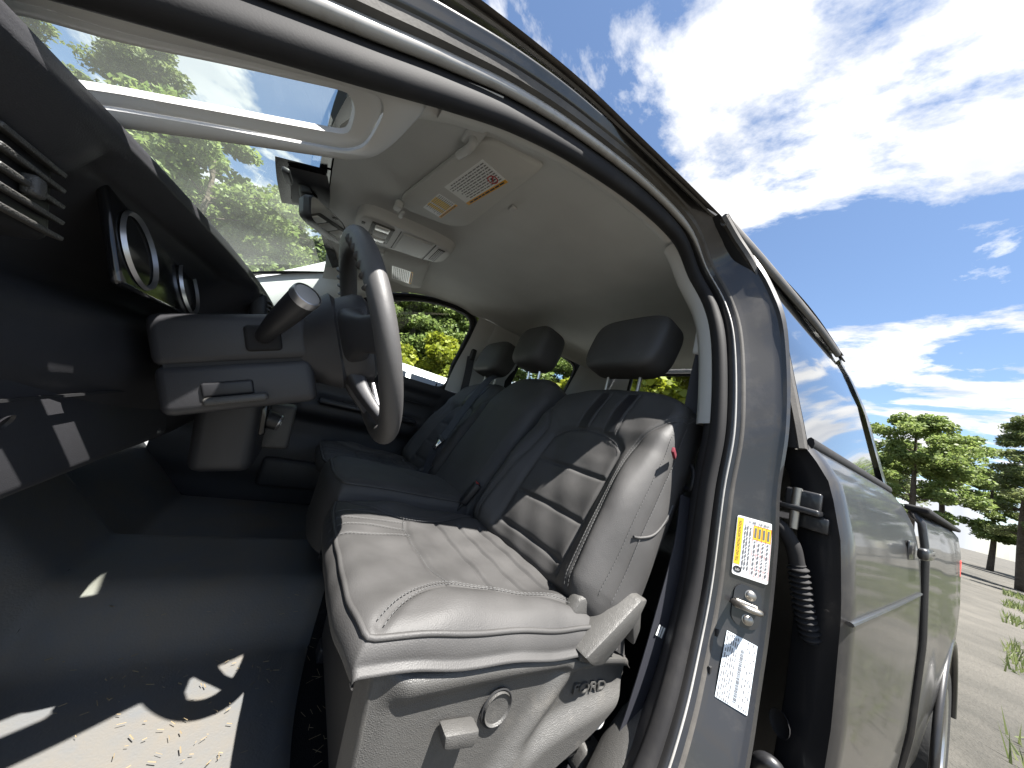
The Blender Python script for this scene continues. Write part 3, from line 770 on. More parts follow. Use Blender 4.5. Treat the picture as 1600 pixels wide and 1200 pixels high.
# corners of the large label on the visor, seen from below
def lab4(p00, p10, p11, z):
    """matrix from three corners (origin, +x, +y) on the visor underside"""
    f_ = lambda p: Vector((p[0], p[1], np.interp(p[1], [.2, .5], [z + .016, z - .012]) - .0012))
    o_, a_, b_ = f_(p00), f_(p10), f_(p11); x = a_ - o_; y = b_ - o_; m_ = basis(x, y); c = o_ + x / 2 + y / 2
    return place(c, m_), x.length, y.length
m, w_, h_ = lab4((-.048, .390), (.108, .421), (-.066, .312), VZ)
wl = warn_label('airbag_label', m, w_, h_, dv_, 'large white airbag warning label with red prohibition sign')
cpos = m @ Matrix.Translation((-w_ * .33, h_ * .17, .0010))
V = []; ns = 30
for a in np.linspace(0, 2 * math.pi, ns, endpoint=False):
    for r_ in (.0105, .0135): V.append(cpos @ Vector((r_ * math.cos(a), r_ * math.sin(a), 0)))
meshobj('prohibition_ring', V, [(2 * i, 2 * i + 1, (2 * i + 3) % (2 * ns), (2 * i + 2) % (2 * ns)) for i in range(ns)], 'ink_red', wl, smooth=False)
quads('prohibition_bar', [(-.0125, -.0013, .0125, .0013)], cpos @ Matrix.Rotation(R(45), 4, 'Z'), 'ink_red', wl)
quads('seat_pictogram', [(-.006, -.005, .002, -.002), (-.001, -.004, .004, .005), (-.006, .0, -.002, .004)], lift(cpos, -.0002), 'ink', wl)
m, w_, h_ = lab4((.140, .421), (.238, .434), (.120, .366), VZ)
w2 = warn_label('rollover_label', m, w_, h_, dv_, 'small yellow and white warning label near the visor clip')
quads('tint_panel', [(-w_ * .30, -h_ * .48, w_ * .02, h_ * .34), (w_ * .08, -h_ * .48, w_ * .25, h_ * .34)], lift(m, .00025), 'yellow', w2)
tube('hinge_arm', cr_pts([(-.090, .432, 1.214), (-.098, .428, 1.196), (-.085, .428, 1.190), (-.04, .436, 1.196)], 14), .009, 'trim', dv_, seg=10)
rbox('hinge_mount', (-.098, .430, 1.210), (.060, .035, .016), 'trim', dv_, .006)
rbox('clip', (.262, .494, 1.186), (.035, .022, .022), 'trim', dv_, .006)
rbox('clip_hook', (.282, .478, 1.178), (.040, .012, .008), 'trim', dv_, .003)
pv_ = visor('sun_visor', [(.60, .292), (.955, .222), (.995, .245), (1.055, .395), (1.02, .420), (.68, .478), (.652, .462)], 1.215, 'passenger side grey sun visor with one pale label', None)
m, w_, h_ = lab4((.800, .402), (.995, .362), (.730, .320), 1.215)
warn_label('airbag_label', lift(m, -.0) , w_ * .86, h_ * .86, pv_, 'pale warning label with an orange edge')
rbox('clip', (.655, .470, 1.195), (.035, .022, .022), 'trim', pv_, .006)
rbox('hinge_mount', (1.03, .412, 1.205), (.05, .035, .016), 'trim', pv_, .006)

# ---- overhead console
oc = empty('overhead_console', (.475, .42, 1.24), 'grey overhead console with map lamps and sunglasses bin', 'overhead console')
def oc_z(y): return np.interp(y, [.25, .60], [1.218, 1.168])
def oc_ring(k, dz):
    pts = []
    for a in np.linspace(0, 2 * math.pi, 60, endpoint=False):
        c, s = math.cos(a), math.sin(a); e = .45
        yy = .422 + k * .158 * math.copysign(abs(c) ** e, c)
        hw = np.interp(yy, [.26, .58], [.082, .108])
        xx = .478 + (.422 - yy) * .18 * -1 * 0 + k * hw * math.copysign(abs(s) ** e, s)
        pts.append((xx, yy, oc_z(yy) + dz))
    return np.array(pts)
rgs = [oc_ring(1.06, .040), oc_ring(1.03, .012), oc_ring(1.0, .002), oc_ring(.96, -.002), oc_ring(.6, -.003), oc_ring(.2, -.003), oc_ring(.001, -.003)]
loft('housing', rgs, 'trim', oc)
def oc_m(x, y, d=.0035):
    return place((x, y, oc_z(y) - d), basis((1, 0, 0), (0, -1, -.143) if False else (0, 1, -.143)) @ Matrix.Rotation(R(180), 3, 'X'))
rbox('lamp_bezel', oc_m(.470, .505) .translation, (.132, .070, .010), 'plastic', oc, .005, rot=oc_m(.47, .505).to_3x3())
for x in (.425, .515):
    rbox('map_lamp', oc_m(x, .505, .008).translation, (.036, .046, .008), 'lens', oc, .004, rot=oc_m(x, .505).to_3x3())
rbox('lamp_switch', oc_m(.470, .505, .008).translation, (.040, .044, .008), 'trim', oc, .004, rot=oc_m(.47, .505).to_3x3())
rbox('sunglasses_bin', oc_m(.478, .392, .0030).translation, (.150, .105, .008), 'trim', oc, .004, rot=oc_m(.478, .392).to_3x3())
rbox('bin_gap', oc_m(.478, .4515, .0022).translation, (.158, .0025, .004), 'black', oc, 0, rot=oc_m(.478, .45).to_3x3())
rbox('bin_gap', oc_m(.478, .3325, .0022).translation, (.158, .0025, .004), 'black', oc, 0, rot=oc_m(.478, .33).to_3x3())
rbox('microphone_grille', oc_m(.478, .303, .0024).translation, (.120, .026, .006), 'dash_black', oc, .003, rot=oc_m(.478, .303).to_3x3())
for k in range(5):
    rbox('grille_slat', oc_m(.478, .293 + k * .005, .0052).translation, (.116, .0018, .002), 'trim', oc, 0, rot=oc_m(.478, .303).to_3x3())
rbox('small_button', oc_m(.44, .562, .003).translation, (.014, .010, .004), 'plastic', oc, .001, rot=oc_m(.44, .562).to_3x3())
rbox('visor_retainer', (.06, .235, hl_z(.235) - .004), (.022, .018, .008), 'trim', truck, .003)

# ---- driver side B pillar trims
bi = [i for i in range(NS) if S[i][1] < .05 and S[i][2] < 1.255 and S[i][2] > .03]
bi.sort(key=lambda i: -S[i][2])
ui = [i for i in bi if S[i][2] >= .772]; li = [i for i in bi if S[i][2] <= .785]
def ptrim(name, idx, offs, mat, parent):
    V = [S[i] + np.array(o_) for i in idx for o_ in offs]
    return meshobj(name, V, grid_faces(len(idx), len(offs)), mat, parent, auto=50)
ptrim('b_pillar_trim', ui, [(.006, .010, -.004), (.016, .008, -.006), (.040, .002, -.008), (.056, -.018, -.008), (.060, -.06, -.004), (.050, -.10, 0)], 'trim', truck)
ptrim('b_pillar_trim_lower', li, [(.004, .012, 0), (.014, .008, 0), (.030, -.006, 0), (.045, -.03, 0), (.05, -.08, 0), (.03, -.16, 0)], 'dash', truck)
rbox('belt_adjuster', (-.252, -.262, 1.005), (.024, .030, .085), 'trim', truck, .009)

# ---- driver belt
db = empty('driver_seat_belt', (-.30, -.25, .6), 'dark seat belt hanging at the pillar behind the driver seat', 'seat belt')
ribbon('strap', cr_pts([(-.262, -.262, .972), (-.258, -.262, .90), (-.262, -.255, .78), (-.270, -.248, .66), (-.282, -.225, .60)], 24), (.75, .6, 0), .030, .0025, 'strap', db)
ribbon('strap', cr_pts([(-.318, -.205, .600), (-.333, -.185, .50), (-.336, -.155, .36), (-.338, -.130, .26), (-.338, -.105, .17), (-.335, -.085, .12)], 24), (.35, .9, 0), .040, .0025, 'strap', db)
tube('guide_loop', cr_pts([(-.286, -.24, .665), (-.278, -.238, .645), (-.296, -.225, .620), (-.318, -.212, .620), (-.318, -.215, .650), (-.302, -.228, .672)], 30, closed=True), .0055, 'dash_black', db, seg=10, closed=True)
rbox('tongue', (-.288, -.225, .600), (.004, .012, .055), 'chrome', db, .0015, rot=basis((1, .4, 0), (-.4, 1, .25)))
quads('belt_mark', [(-.009, -.010, -.004, .010), (-.002, -.010, .003, .010), (.005, -.010, .010, .010)], place((-.3395, -.148, .335), basis((.2, .9, .35), (0, -.3, 1))), 'white', db)

# ---- passenger side wall
def xw(z): return np.interp(z, [-.05, .45, .78, .97, 1.08, 1.19, 1.27], [1.25, 1.240, 1.222, 1.187, 1.147, 1.098, 1.066])
def pwall(name, ylo, yhi, zlo, zhi, mat, parent, ny=16, nz=16, rel=None):
    def fn(u, v):
        z = zlo + (zhi - zlo) * v; a = ylo(z) if callable(ylo) else ylo; b = yhi(z) if callable(yhi) else yhi; y = a + (b - a) * u
        return (xw(z) - (rel(y, z) if rel else 0), y, z)
    return grid(name, fn, ny, nz, mat, parent)
def door_rel(y, z):
    r = .020 * sstep(z, .71, .74) + .012
    r += .055 * math.exp(-((z - .50) / .055) ** 4) * float(sstep(y, -.12, -.02)) * (1 - float(sstep(y, .55, .72)))
    r += .02 * math.exp(-((z - .22) / .10) ** 4) - .012 * math.exp(-((z - .615) / .05) ** 4)
    return r
pd = pwall('passenger_door_panel', -.135, 1.02, -.03, .782, 'dash', truck, 40, 60, door_rel)
pd['label'] = 'dark inner panel of the passenger door'
rbox('armrest_pad', (1.150, .24, .545), (.075, .50, .030), 'leather_dark', pd, .012)
rbox('pull_cup', (1.165, .30, .562), (.045, .16, .006), 'black', pd, .002)
rbox('door_lever', (1.185, .56, .66), (.018, .10, .035), 'silver', pd, .008)
tube('panel_seam', cr_pts([(xw(.66) - .022, -.10, .655), (xw(.66) - .022, .2, .648), (xw(.66) - .022, .5, .640)], 20), .004, 'dash_black', pd, seg=8)
rbox('map_pocket', (1.205, .35, .16), (.05, .55, .14), 'dash', pd, .02)
tube('lock_knob', [(1.197, -.085, .78), (1.197, -.085, .80)], .005, 'dash_black', pd, seg=8)
WL = [(-.122, .788), (-.150, .95), (-.163, 1.12), (-.160, 1.195), (-.125, 1.236), (-.06, 1.245), (.06, 1.238), (.20, 1.205), (.36, 1.135), (.52, 1.035), (.70, .905), (.84, .800), (.60, .788), (.25, .788)]
loop = cr_pts([(xw(z), y, z) for y, z in WL], 120, closed=True)
def offs(P, d, dx):
    c = np.array([0, .25, 1.0]); v = P - c; v[:, 0] = 0; v /= np.linalg.norm(v, axis=1)[:, None]; q = P + v * d; q[:, 0] += dx; return q
loft('window_seal', [offs(loop, -.006, .02), offs(loop, -.008, .004), offs(loop, -.002, -.008), offs(loop, .012, -.010), offs(loop, .020, .0), offs(loop, .026, .012)], 'rubber', truck)
loft('window_frame', [offs(loop, .022, .004), offs(loop, .024, -.006), offs(loop, .034, -.010), offs(loop, .040, .002)], 'black', truck)
cpt = loop.mean(0)
meshobj('side_window', [p + np.array([.012, 0, 0]) for p in loop], [tuple(range(120))], 'glass', truck, smooth=False)
# pillar trims, passenger side
pwall('b_pillar_trim', lambda z: -.300, lambda z: -.150 - .028 * float(sstep(z, .8, 1.15)), .780, 1.255, 'trim', truck, 8, 20, lambda y, z: .014 + .012 * math.sin(math.pi * (y + .31) / .15) )
pwall('b_pillar_trim_lower', lambda z: -.30, lambda z: -.13, .0, .778, 'dash', truck, 8, 20, lambda y, z: .016)
ap = cr_pts([(1.075, .42, 1.150), (1.115, .54, 1.072), (1.142, .66, .975), (1.165, .80, .865), (1.185, .93, .77)], 40)
V = []
for p in ap:
    for a, b in ((-.02, .175), (-.040, .150), (-.050, .110), (-.050, .050), (-.038, .0), (-.015, -.022), (.02, -.02)): V.append(p + np.array([a, b * .35, b]))
meshobj('a_pillar_trim', V, grid_faces(40, 7), 'trim', truck)
# rear side: passenger rear door with its window
rl = cr_pts([(xw(z), y, z) for y, z in [(-.60, .82), (-.60, 1.1), (-.61, 1.20), (-.65, 1.245), (-.75, 1.258), (-.9, 1.254), (-1.03, 1.235), (-1.07, 1.18), (-1.08, 1.0), (-1.06, .84), (-1.0, .815), (-.70, .815)]], 90, closed=True)
def offr(P, d, dx):
    c = np.array([0, -.83, 1.03]); v = P - c; v[:, 0] = 0; v /= np.linalg.norm(v, axis=1)[:, None]; q = P + v * d; q[:, 0] += dx; return q
loft('rear_window_seal', [offr(rl, -.004, .02), offr(rl, -.004, 0), offr(rl, .004, -.008), offr(rl, .028, -.006), offr(rl, .06, .004)], 'rubber', truck)
meshobj('rear_side_window', [p + np.array([.012, 0, 0]) for p in rl], [tuple(range(90))], 'glass', truck, smooth=False)
pwall('rear_quarter_trim', -.575, -.30, .78, 1.262, 'trim', truck, 8, 12, lambda y, z: .012)
pwall('rear_door_panel', -1.15, -.30, .0, .80, 'dash', truck, 12, 12, lambda y, z: .012)
pwall('c_pillar_trim', -1.38, -1.08, .78, 1.262, 'trim', truck, 8, 12, lambda y, z: .012 + .10 * float(sstep(-y, 1.15, 1.38)))
# driver side rear wall (inner), dark
grid('rear_door_inner_panel', lambda u, v: (np.interp(v * .82, [0, .8], [-.42, -.40]), -.40 - .85 * u, v * .80), 8, 8, 'dash', truck)
# back wall with its window
BW = -1.385
def bw(u0, u1, z0, z1, nm='back_wall', mt_='trim'):
    grid(nm, lambda u, v: (u0 + (u1 - u0) * u, BW - .06 * (1 - v) * 0, z0 + (z1 - z0) * v), 8, 6, mt_, truck)
bw(-.42, 1.28, -.05, .86, mt_='dash'); bw(-.30, .035, .86, 1.30); bw(.825, 1.18, .86, 1.30); bw(.035, .825, 1.262, 1.32)
bl = cr_pts([(.04, BW, .88), (.04, BW, 1.22), (.075, BW, 1.258), (.43, BW, 1.264), (.785, BW, 1.258), (.82, BW, 1.22), (.82, BW, .88), (.78, BW, .86), (.08, BW, .86)], 90, closed=True)
tube('back_window_seal', bl, .013, 'rubber', truck, seg=8, closed=True)
meshobj('back_window', [p + np.array([0, -.006, 0]) for p in bl], [tuple(range(90))], 'glass', truck, smooth=False)

# ---- floor, tunnel, firewall
def floor_z(x, y):
    t = .115 * float(sstep(x, .20, .34)) * (1 - float(sstep(x, .56, .70)))
    f = max(0, y - .86) * 1.15
    return max(-.01 + t * (1 if y > -.3 else .3), 0) + f
grid('cab_floor', lambda u, v: (-.41 + 1.66 * u, -1.38 + 2.62 * v, floor_z(-.41 + 1.66 * u, -1.38 + 2.62 * v)), 60, 60, 'carpet', truck)
mat_ = empty('floor_mat', (.3, .7, 0), 'dusty grey rubber floor covering in front of the seats', 'floor mat')
def mat_pt(u, v):
    x = -.375 + 1.60 * u; y = .400 - .065 * float(sstep(x, -.05, .55)) + (.86 + .30 - .400) * v
    z = floor_z(x, y) + .012
    # raised tread pads and a dished foot area
    foot = float(sstep(x, -.30, -.26)) * (1 - float(sstep(x, .18, .24))) * float(sstep(y, .46, .50))
    z -= .006 * foot
    if v < .015: z -= .010
    return (x, y, z)
grid('sheet', mat_pt, 90, 50, 'mat', mat_)

# pedals
for nm, x, z, w_, h_ in (('brake_pedal', -.02, .16, .10, .055), ('accelerator_pedal', .14, .13, .050, .13)):
    y_ = .075
    pe = empty(nm, (x, .86 + y_, z), 'black rubber %s above the driver floor mat' % nm.replace('_', ' '), 'pedal')
    rbox('pad', (x, .845 + y_, z), (w_, .016, h_), 'rubber', pe, .006, rot=Matrix.Rotation(R(-28), 3, 'X'))
    tube('arm', cr_pts([(x, .855 + y_, z + .01), (x + .01, .98, z + .12), (x + .01, 1.0, z + .30)], 12), .010, 'paint_black', pe, seg=8)
    for k in range(4): rbox('pad_rib', (x, .833 + y_ + k * .006 - .004, z - h_ * .3 + k * h_ * .2), (w_ * .8, .006, .004), 'rubber', pe, .001, rot=Matrix.Rotation(R(-28), 3, 'X'))
# scuff plate at the sill and the seat rail cover
V = []
for y in np.linspace(-.13, 1.02, 24):
    rise = .16 * float(sstep(-y, -.02, .13))
    for dx, dz in ((-.385, .040), (-.372, .050), (-.345, .050), (-.315, .036), (-.300, .010)): V.append((dx, y, dz + rise))
meshobj('scuff_plate', V, grid_faces(24, 5), 'plastic', truck)
# dry grass on the carpet
bl_ = []
for k in range(150):
    x = rng.uniform(-.30, .30); y = rng.uniform(.20, .395); a = rng.uniform(0, 6.28); l = rng.uniform(.006, .022); z = floor_z(x, y) + .004
    bl_.append(tube_geo([(x, y, z), (x + l * math.cos(a), y + l * math.sin(a), z + rng.uniform(0, .004))], .0004, 4))
for k in range(240):
    x = rng.uniform(-.34, .30); y = rng.uniform(.42, .80); a = rng.uniform(0, 6.28); l = rng.uniform(.002, .012); z = floor_z(x, y) + .0125
    bl_.append(tube_geo([(x, y, z), (x + l * math.cos(a), y + l * math.sin(a), z + .001)], rng.uniform(.0003, .0009), 4))
tag(multi('dry_grass', bl_, 'straw'), 'bits of dry grass and crumbs scattered on the floor', 'grass', kind='stuff')

# ================================================================== dashboard
dash = empty('dashboard', (XC, .85, .6), 'dark grey dashboard with instrument cluster and center stack', 'dashboard')
DP = [(1.36, .805), (1.15, .815), (.95, .828), (.80, .834), (.728, .831), (.706, .822), (.700, .806), (.712, .780), (.745, .735), (.765, .690), (.755, .640), (.742, .610), (.740, .585), (.755, .540), (.785, .470), (.82, .410), (.88, .375), (.96, .360)]
def dash_pt(u, v):
    x = -.375 + 1.60 * u; k = v * (len(DP) - 1); i = min(int(k), len(DP) - 2); f = k - i
    y = DP[i][0] * (1 - f) + DP[i + 1][0] * f; z = DP[i][1] * (1 - f) + DP[i + 1][1] * f
    s = (x - XC) / .8
    if y < 1.0: y += .075 * s * s
    hood = float(sstep(x, -.28, -.20)) * (1 - float(sstep(x, .14, .22)))
    if z < .80 and z > .66 and y < .9: y += .045 * hood
    return (x, y, z)
grid('pad', dash_pt, 70, 52, 'dash', dash)
# instrument cluster
rbox('cluster_display', (-.03, .782, .745), (.30, .010, .115), 'gloss_black', dash, .004, rot=Matrix.Rotation(R(-22), 3, 'X'))
for sx in (-1, 1):
    lathe('gauge_ring', [(.040, .0), (.044, .004), (.046, .0)], 'silver', dash, place((-.03 + sx * .095, .774, .742), basis((1, 0, 0), (0, .37, .93))), seg=36)
cb = cr_pts([(-.205, .795, .69), (-.215, .790, .76), (-.19, .775, .812), (-.03, .765, .820), (.13, .765, .812), (.155, .775, .76), (.145, .785, .69)], 50)
# end vent on the driver side
def vent(cx, cy, cz, w_, h_, rot):
    v = rbox('air_vent', (cx, cy, cz), (w_, .035, h_), 'dash_black', dash, .010, rot=rot)
    for k in range(5):
        rbox('vent_slat', Vector((cx, cy - .016, cz)) + rot @ Vector((0, 0, (k - 2) * h_ * .17)), (w_ * .86, .020, .004), 'plastic', v, .001, rot=rot @ Matrix.Rotation(R(18), 3, 'X'))
    rbox('vent_tab', Vector((cx, cy - .024, cz)), (.012, .010, .016), 'plastic', v, .003, rot=rot)
I3 = Matrix.Identity(3); TL = Matrix.Rotation(R(-14), 3, 'X')
vent(-.295, .800, .735, .080, .080, TL)
vent(.285, .705, .775, .085, .060, TL); vent(.585, .705, .775, .085, .060, TL); vent(1.12, .790, .735, .080, .080, TL)
# light switch and lower drawer on the driver side
hs = lathe('headlamp_switch', [(0, -.020), (.014, -.020), (.018, -.016), (.020, .0), (.026, .002), (.030, .006)], 'dash_black', dash, place((-.285, .800, .615), basis((1, 0, 0), (0, 0, 1)) @ Matrix.Rotation(R(180), 3, 'X')), seg=28)
rbox('switch_print', (-.285, .778, .625), (.003, .002, .008), 'knob_white', hs, 0)
rbox('knee_panel', (-.02, .790, .520), (.46, .030, .125), 'dash', dash, .012, rot=Matrix.Rotation(R(-16), 3, 'X'))
# center stack
SR = Matrix.Rotation(R(-9), 3, 'X')
st_ = rbox('center_stack', (.445, .700, .575), (.33, .12, .40), 'dash', dash, .025, rot=SR)
rbox('screen', (.445, .650, .690), (.215, .012, .130), 'gloss_black', st_, .004, rot=SR)
rbox('screen_frame', (.445, .655, .690), (.235, .012, .150), 'plastic', st_, .006, rot=SR)
for k in range(6): rbox('button', (.335 + .044 * k, .634, .590), (.034, .010, .016), 'dash_black', st_, .003, rot=SR)
rbox('control_panel', (.37, .628, .515), (.115, .020, .085), 'gloss_black', st_, .005, rot=SR)
kn = lathe('drive_mode_knob', [(0, -.030), (.016, -.030), (.021, -.026), (.023, .0), (.027, .004)], 'dash_black', st_, place((.345, .618, .512), basis((1, 0, 0), (0, -.15, .98)) @ Matrix.Rotation(R(180), 3, 'X')), seg=30)
lathe('knob_ring', [(.017, -.0305), (.020, -.0290), (.0215, -.0255)], 'silver', kn, place((.345, .618, .512), basis((1, 0, 0), (0, -.15, .98)) @ Matrix.Rotation(R(180), 3, 'X')), seg=30)
rbox('knob_print', (.345, .5865, .507), (.008, .001, .008), 'knob_white', kn, 0)
rbox('lower_tray', (.50, .600, .480), (.10, .085, .13), 'plastic', st_, .012, rot=Matrix.Rotation(R(-6), 3, 'X'))
rbox('glove_box', (.87, .725, .535), (.48, .06, .20), 'dash', dash, .02, rot=Matrix.Rotation(R(-10), 3, 'X'))
rbox('glove_box_latch', (.87, .690, .600), (.07, .012, .022), 'dash_black', dash, .005, rot=Matrix.Rotation(R(-10), 3, 'X'))
rbox('passenger_pad', (.87, .725, .690), (.54, .05, .085), 'dash', dash, .02, rot=Matrix.Rotation(R(-14), 3, 'X'))
for k in range(3): rbox('panel_gap', (-.02, .7735 + k * .012, .560 - k * .038), (.44, .004, .003), 'black', dash, 0, rot=Matrix.Rotation(R(-16), 3, 'X'))
for x in (-.22, .18): lathe('screw_cap', [(0, .002), (.006, .002), (.008, 0)], 'dash_black', dash, place((x, .770, .540), basis((1, 0, 0), (0, -.28, .96)) @ Matrix.Rotation(R(180), 3, 'X')), seg=14)
rbox('fuse_cover', (-.30, .860, .52), (.10, .010, .12), 'plastic', dash, .008, rot=Matrix.Rotation(R(-16), 3, 'X'))
rbox('hood_release', (-.29, .82, .40), (.07, .02, .03), 'dash_black', dash, .006)

# ================================================================== steering wheel and column
RK = R(25.0); ca, sa = math.cos(RK), math.sin(RK)
WC = Vector((-.004, .490, .745))
WM = Matrix(((1, 0, 0), (0, sa, -ca), (0, ca, sa))).to_3x3()           # wheel x, up in plane, towards driver
WM = Matrix(((1, 0, 0), (0, sa, -ca), (0, ca, sa)))
def wp(x, y, n): return WC + WM @ Vector((x, y, n))
sw = empty('steering_wheel', WC, 'dark leather wrapped steering wheel, half of its rim in sun', 'steering wheel')
rim = [wp(.190 * math.cos(a), .190 * math.sin(a), 0) for a in np.linspace(0, 2 * math.pi, 96, endpoint=False)]
V, F = tube_geo(rim, .0185, 18, closed=True, r2=.0210, up=WM @ Vector((0, 0, 1)))
rim_o = meshobj('rim', V, F, 'wheel', sw)
for a0 in (40, 140):                                                   # finger grips behind the rim
    for k in range(7):
        a = R(a0 + (k - 3) * 6.5); p = wp(.190 * math.cos(a), .190 * math.sin(a), -.013); q = wp(.190 * math.cos(a + .03), .190 * math.sin(a + .03), -.013)
        V, F = tube_geo([p, (p + q) / 2, q], [.006, .0105, .006], 10); meshobj('finger_grip', V, F, 'wheel', rim_o)
seam = [wp(.1715 * math.cos(a), .1715 * math.sin(a), .0) for a in np.linspace(0, 2 * math.pi, 96, endpoint=False)]
tube('rim_seam', seam, .0016, 'thread', rim_o, seg=6, closed=True)
def se_ring(rx, ry, n, e=.55, dy=0., m_=56):
    o_ = []
    for a in np.linspace(0, 2 * math.pi, m_, endpoint=False):
        c, s = math.cos(a), math.sin(a)
        o_.append(np.array(wp(rx * math.copysign(abs(c) ** e, c), dy + ry * math.copysign(abs(s) ** e, s), n)))
    return np.array(o_)
loft('airbag_cover', [se_ring(.070, .060, -.085), se_ring(.088, .076, -.055), se_ring(.096, .084, -.020), se_ring(.094, .082, -.006), se_ring(.080, .070, .004), se_ring(.04, .035, .010), se_ring(.001, .001, .011)], 'dash', sw)
loft('hub_shroud', [se_ring(.066, .062, -.120, .8), se_ring(.075, .074, -.088, .7), se_ring(.090, .088, -.058, .6), se_ring(.086, .080, -.050, .6)], 'dash', sw)
def spoke(name, path, wd, th, mat):
    """tapering slab along path (wheel coords), wd/th lists"""
    P = np.array([wp(*p) for p in cr_pts(path, 14)]); n = len(P); T, _, _ = frames(P)
    nd = np.array(WM @ Vector((0, 0, 1))); W_ = np.cross(T, nd); W_ /= np.linalg.norm(W_, axis=1)[:, None]
    ww = np.interp(np.linspace(0, 1, n), np.linspace(0, 1, len(wd)), wd); tt = np.interp(np.linspace(0, 1, n), np.linspace(0, 1, len(th)), th)
    rings_ = []
    for i in range(n):
        r_ = []
        for a in np.linspace(0, 2 * math.pi, 24, endpoint=False):
            c, s = math.cos(a), math.sin(a); r_.append(P[i] + W_[i] * ww[i] / 2 * math.copysign(abs(c) ** .5, c) + nd * tt[i] / 2 * math.copysign(abs(s) ** .6, s))
        rings_.append(np.array(r_))
    return loft(name, rings_, mat, sw)
for sx in (-1, 1):
    s1 = spoke('spoke', [(sx * .06, .004, -.030), (sx * .12, .002, -.030), (sx * .165, -.004, -.014), (sx * .184, -.006, -.003)], [.115, .082, .060, .062], [.060, .038, .026, .022], 'dash')
    rbox('switch_pad', wp(sx * .128, .002, -.012), (.042, .046, .014), 'gloss_black', s1, .006, rot=WM)
    s2 = spoke('lower_spoke', [(sx * .045, -.050, -.040), (sx * .075, -.100, -.030), (sx * .098, -.145, -.012), (sx * .104, -.158, -.004)], [.060, .036, .030, .034], [.040, .026, .020, .018], 'dash')
    rbox('silver_insert', wp(sx * .082, -.112, -.012), (.018, .062, .008), 'silver', s2, .003, rot=WM @ Matrix.Rotation(R(sx * 26), 3, 'Z'))
tube('emblem_ring', se_ring(.030, .018, .0125, 1.0, .0, 40), .0016, 'silver', sw, seg=6, closed=True)

colm = empty('steering_column', (-.0, .66, .64), 'dark grey plastic shroud of the steering column', 'steering column')
CA = basis((1, 0, 0), (0, .925, -.38))
rbox('upper_shroud', (.0, .668, .676), (.150, .190, .075), 'dash', colm, .014, rot=CA)
rbox('lower_shroud', (.0, .6405, .610), (.146, .190, .074), 'dash', colm, .014, rot=CA)
rbox('shroud_gap', (.0, .655, .643), (.138, .165, .010), 'black', colm, 0, rot=CA)
rbox('tilt_lever_recess', (-.073, .655, .600), (.010, .060, .022), 'dash_black', colm, .004, rot=CA)
rbox('tilt_lever', (-.080, .640, .588), (.020, .075, .012), 'plastic', colm, .005, rot=CA)
lathe('collar', [(.058, -.012), (.062, -.008), (.062, .012), (.05, .014)], 'black', colm, place((0, .577, .668), basis((1, 0, 0), (0, .38, .925))), seg=30)
stk = empty('turn_signal_stalk', (-.07, .635, .69), 'black turn signal stalk with a round end coloured as if in sun', 'lever')
sp = cr_pts([(-.070, .637, .688), (-.094, .634, .694), (-.118, .625, .708), (-.146, .611, .732), (-.172, .597, .757)], 40)
tube('arm', sp, np.interp(np.linspace(0, 1, 40), [0, .25, .45, .7, .97, 1], [.011, .0125, .0155, .0180, .0195, .0185]), 'dash_black', stk, seg=24)
td = Vector(sp[-1] - sp[-4]).normalized()
lathe('end_cap', [(0, .0025), (.014, .002), (.0172, .0), (.0178, -.003)], 'plastic_sunlit', stk, place(Vector(sp[-1]), basis(Vector((0, 0, 1)).cross(td), td.cross(Vector((0, 0, 1)).cross(td)))), seg=30)
lathe('end_ring', [(.0178, .0015), (.0192, .001), (.0200, -.002), (.0200, -.010)], 'silver', stk, place(Vector(sp[-1]), basis(Vector((0, 0, 1)).cross(td), td.cross(Vector((0, 0, 1)).cross(td)))), seg=30)
rbox('boot', (-.076, .637, .687), (.012, .046, .040), 'rubber', stk, .008, rot=CA)

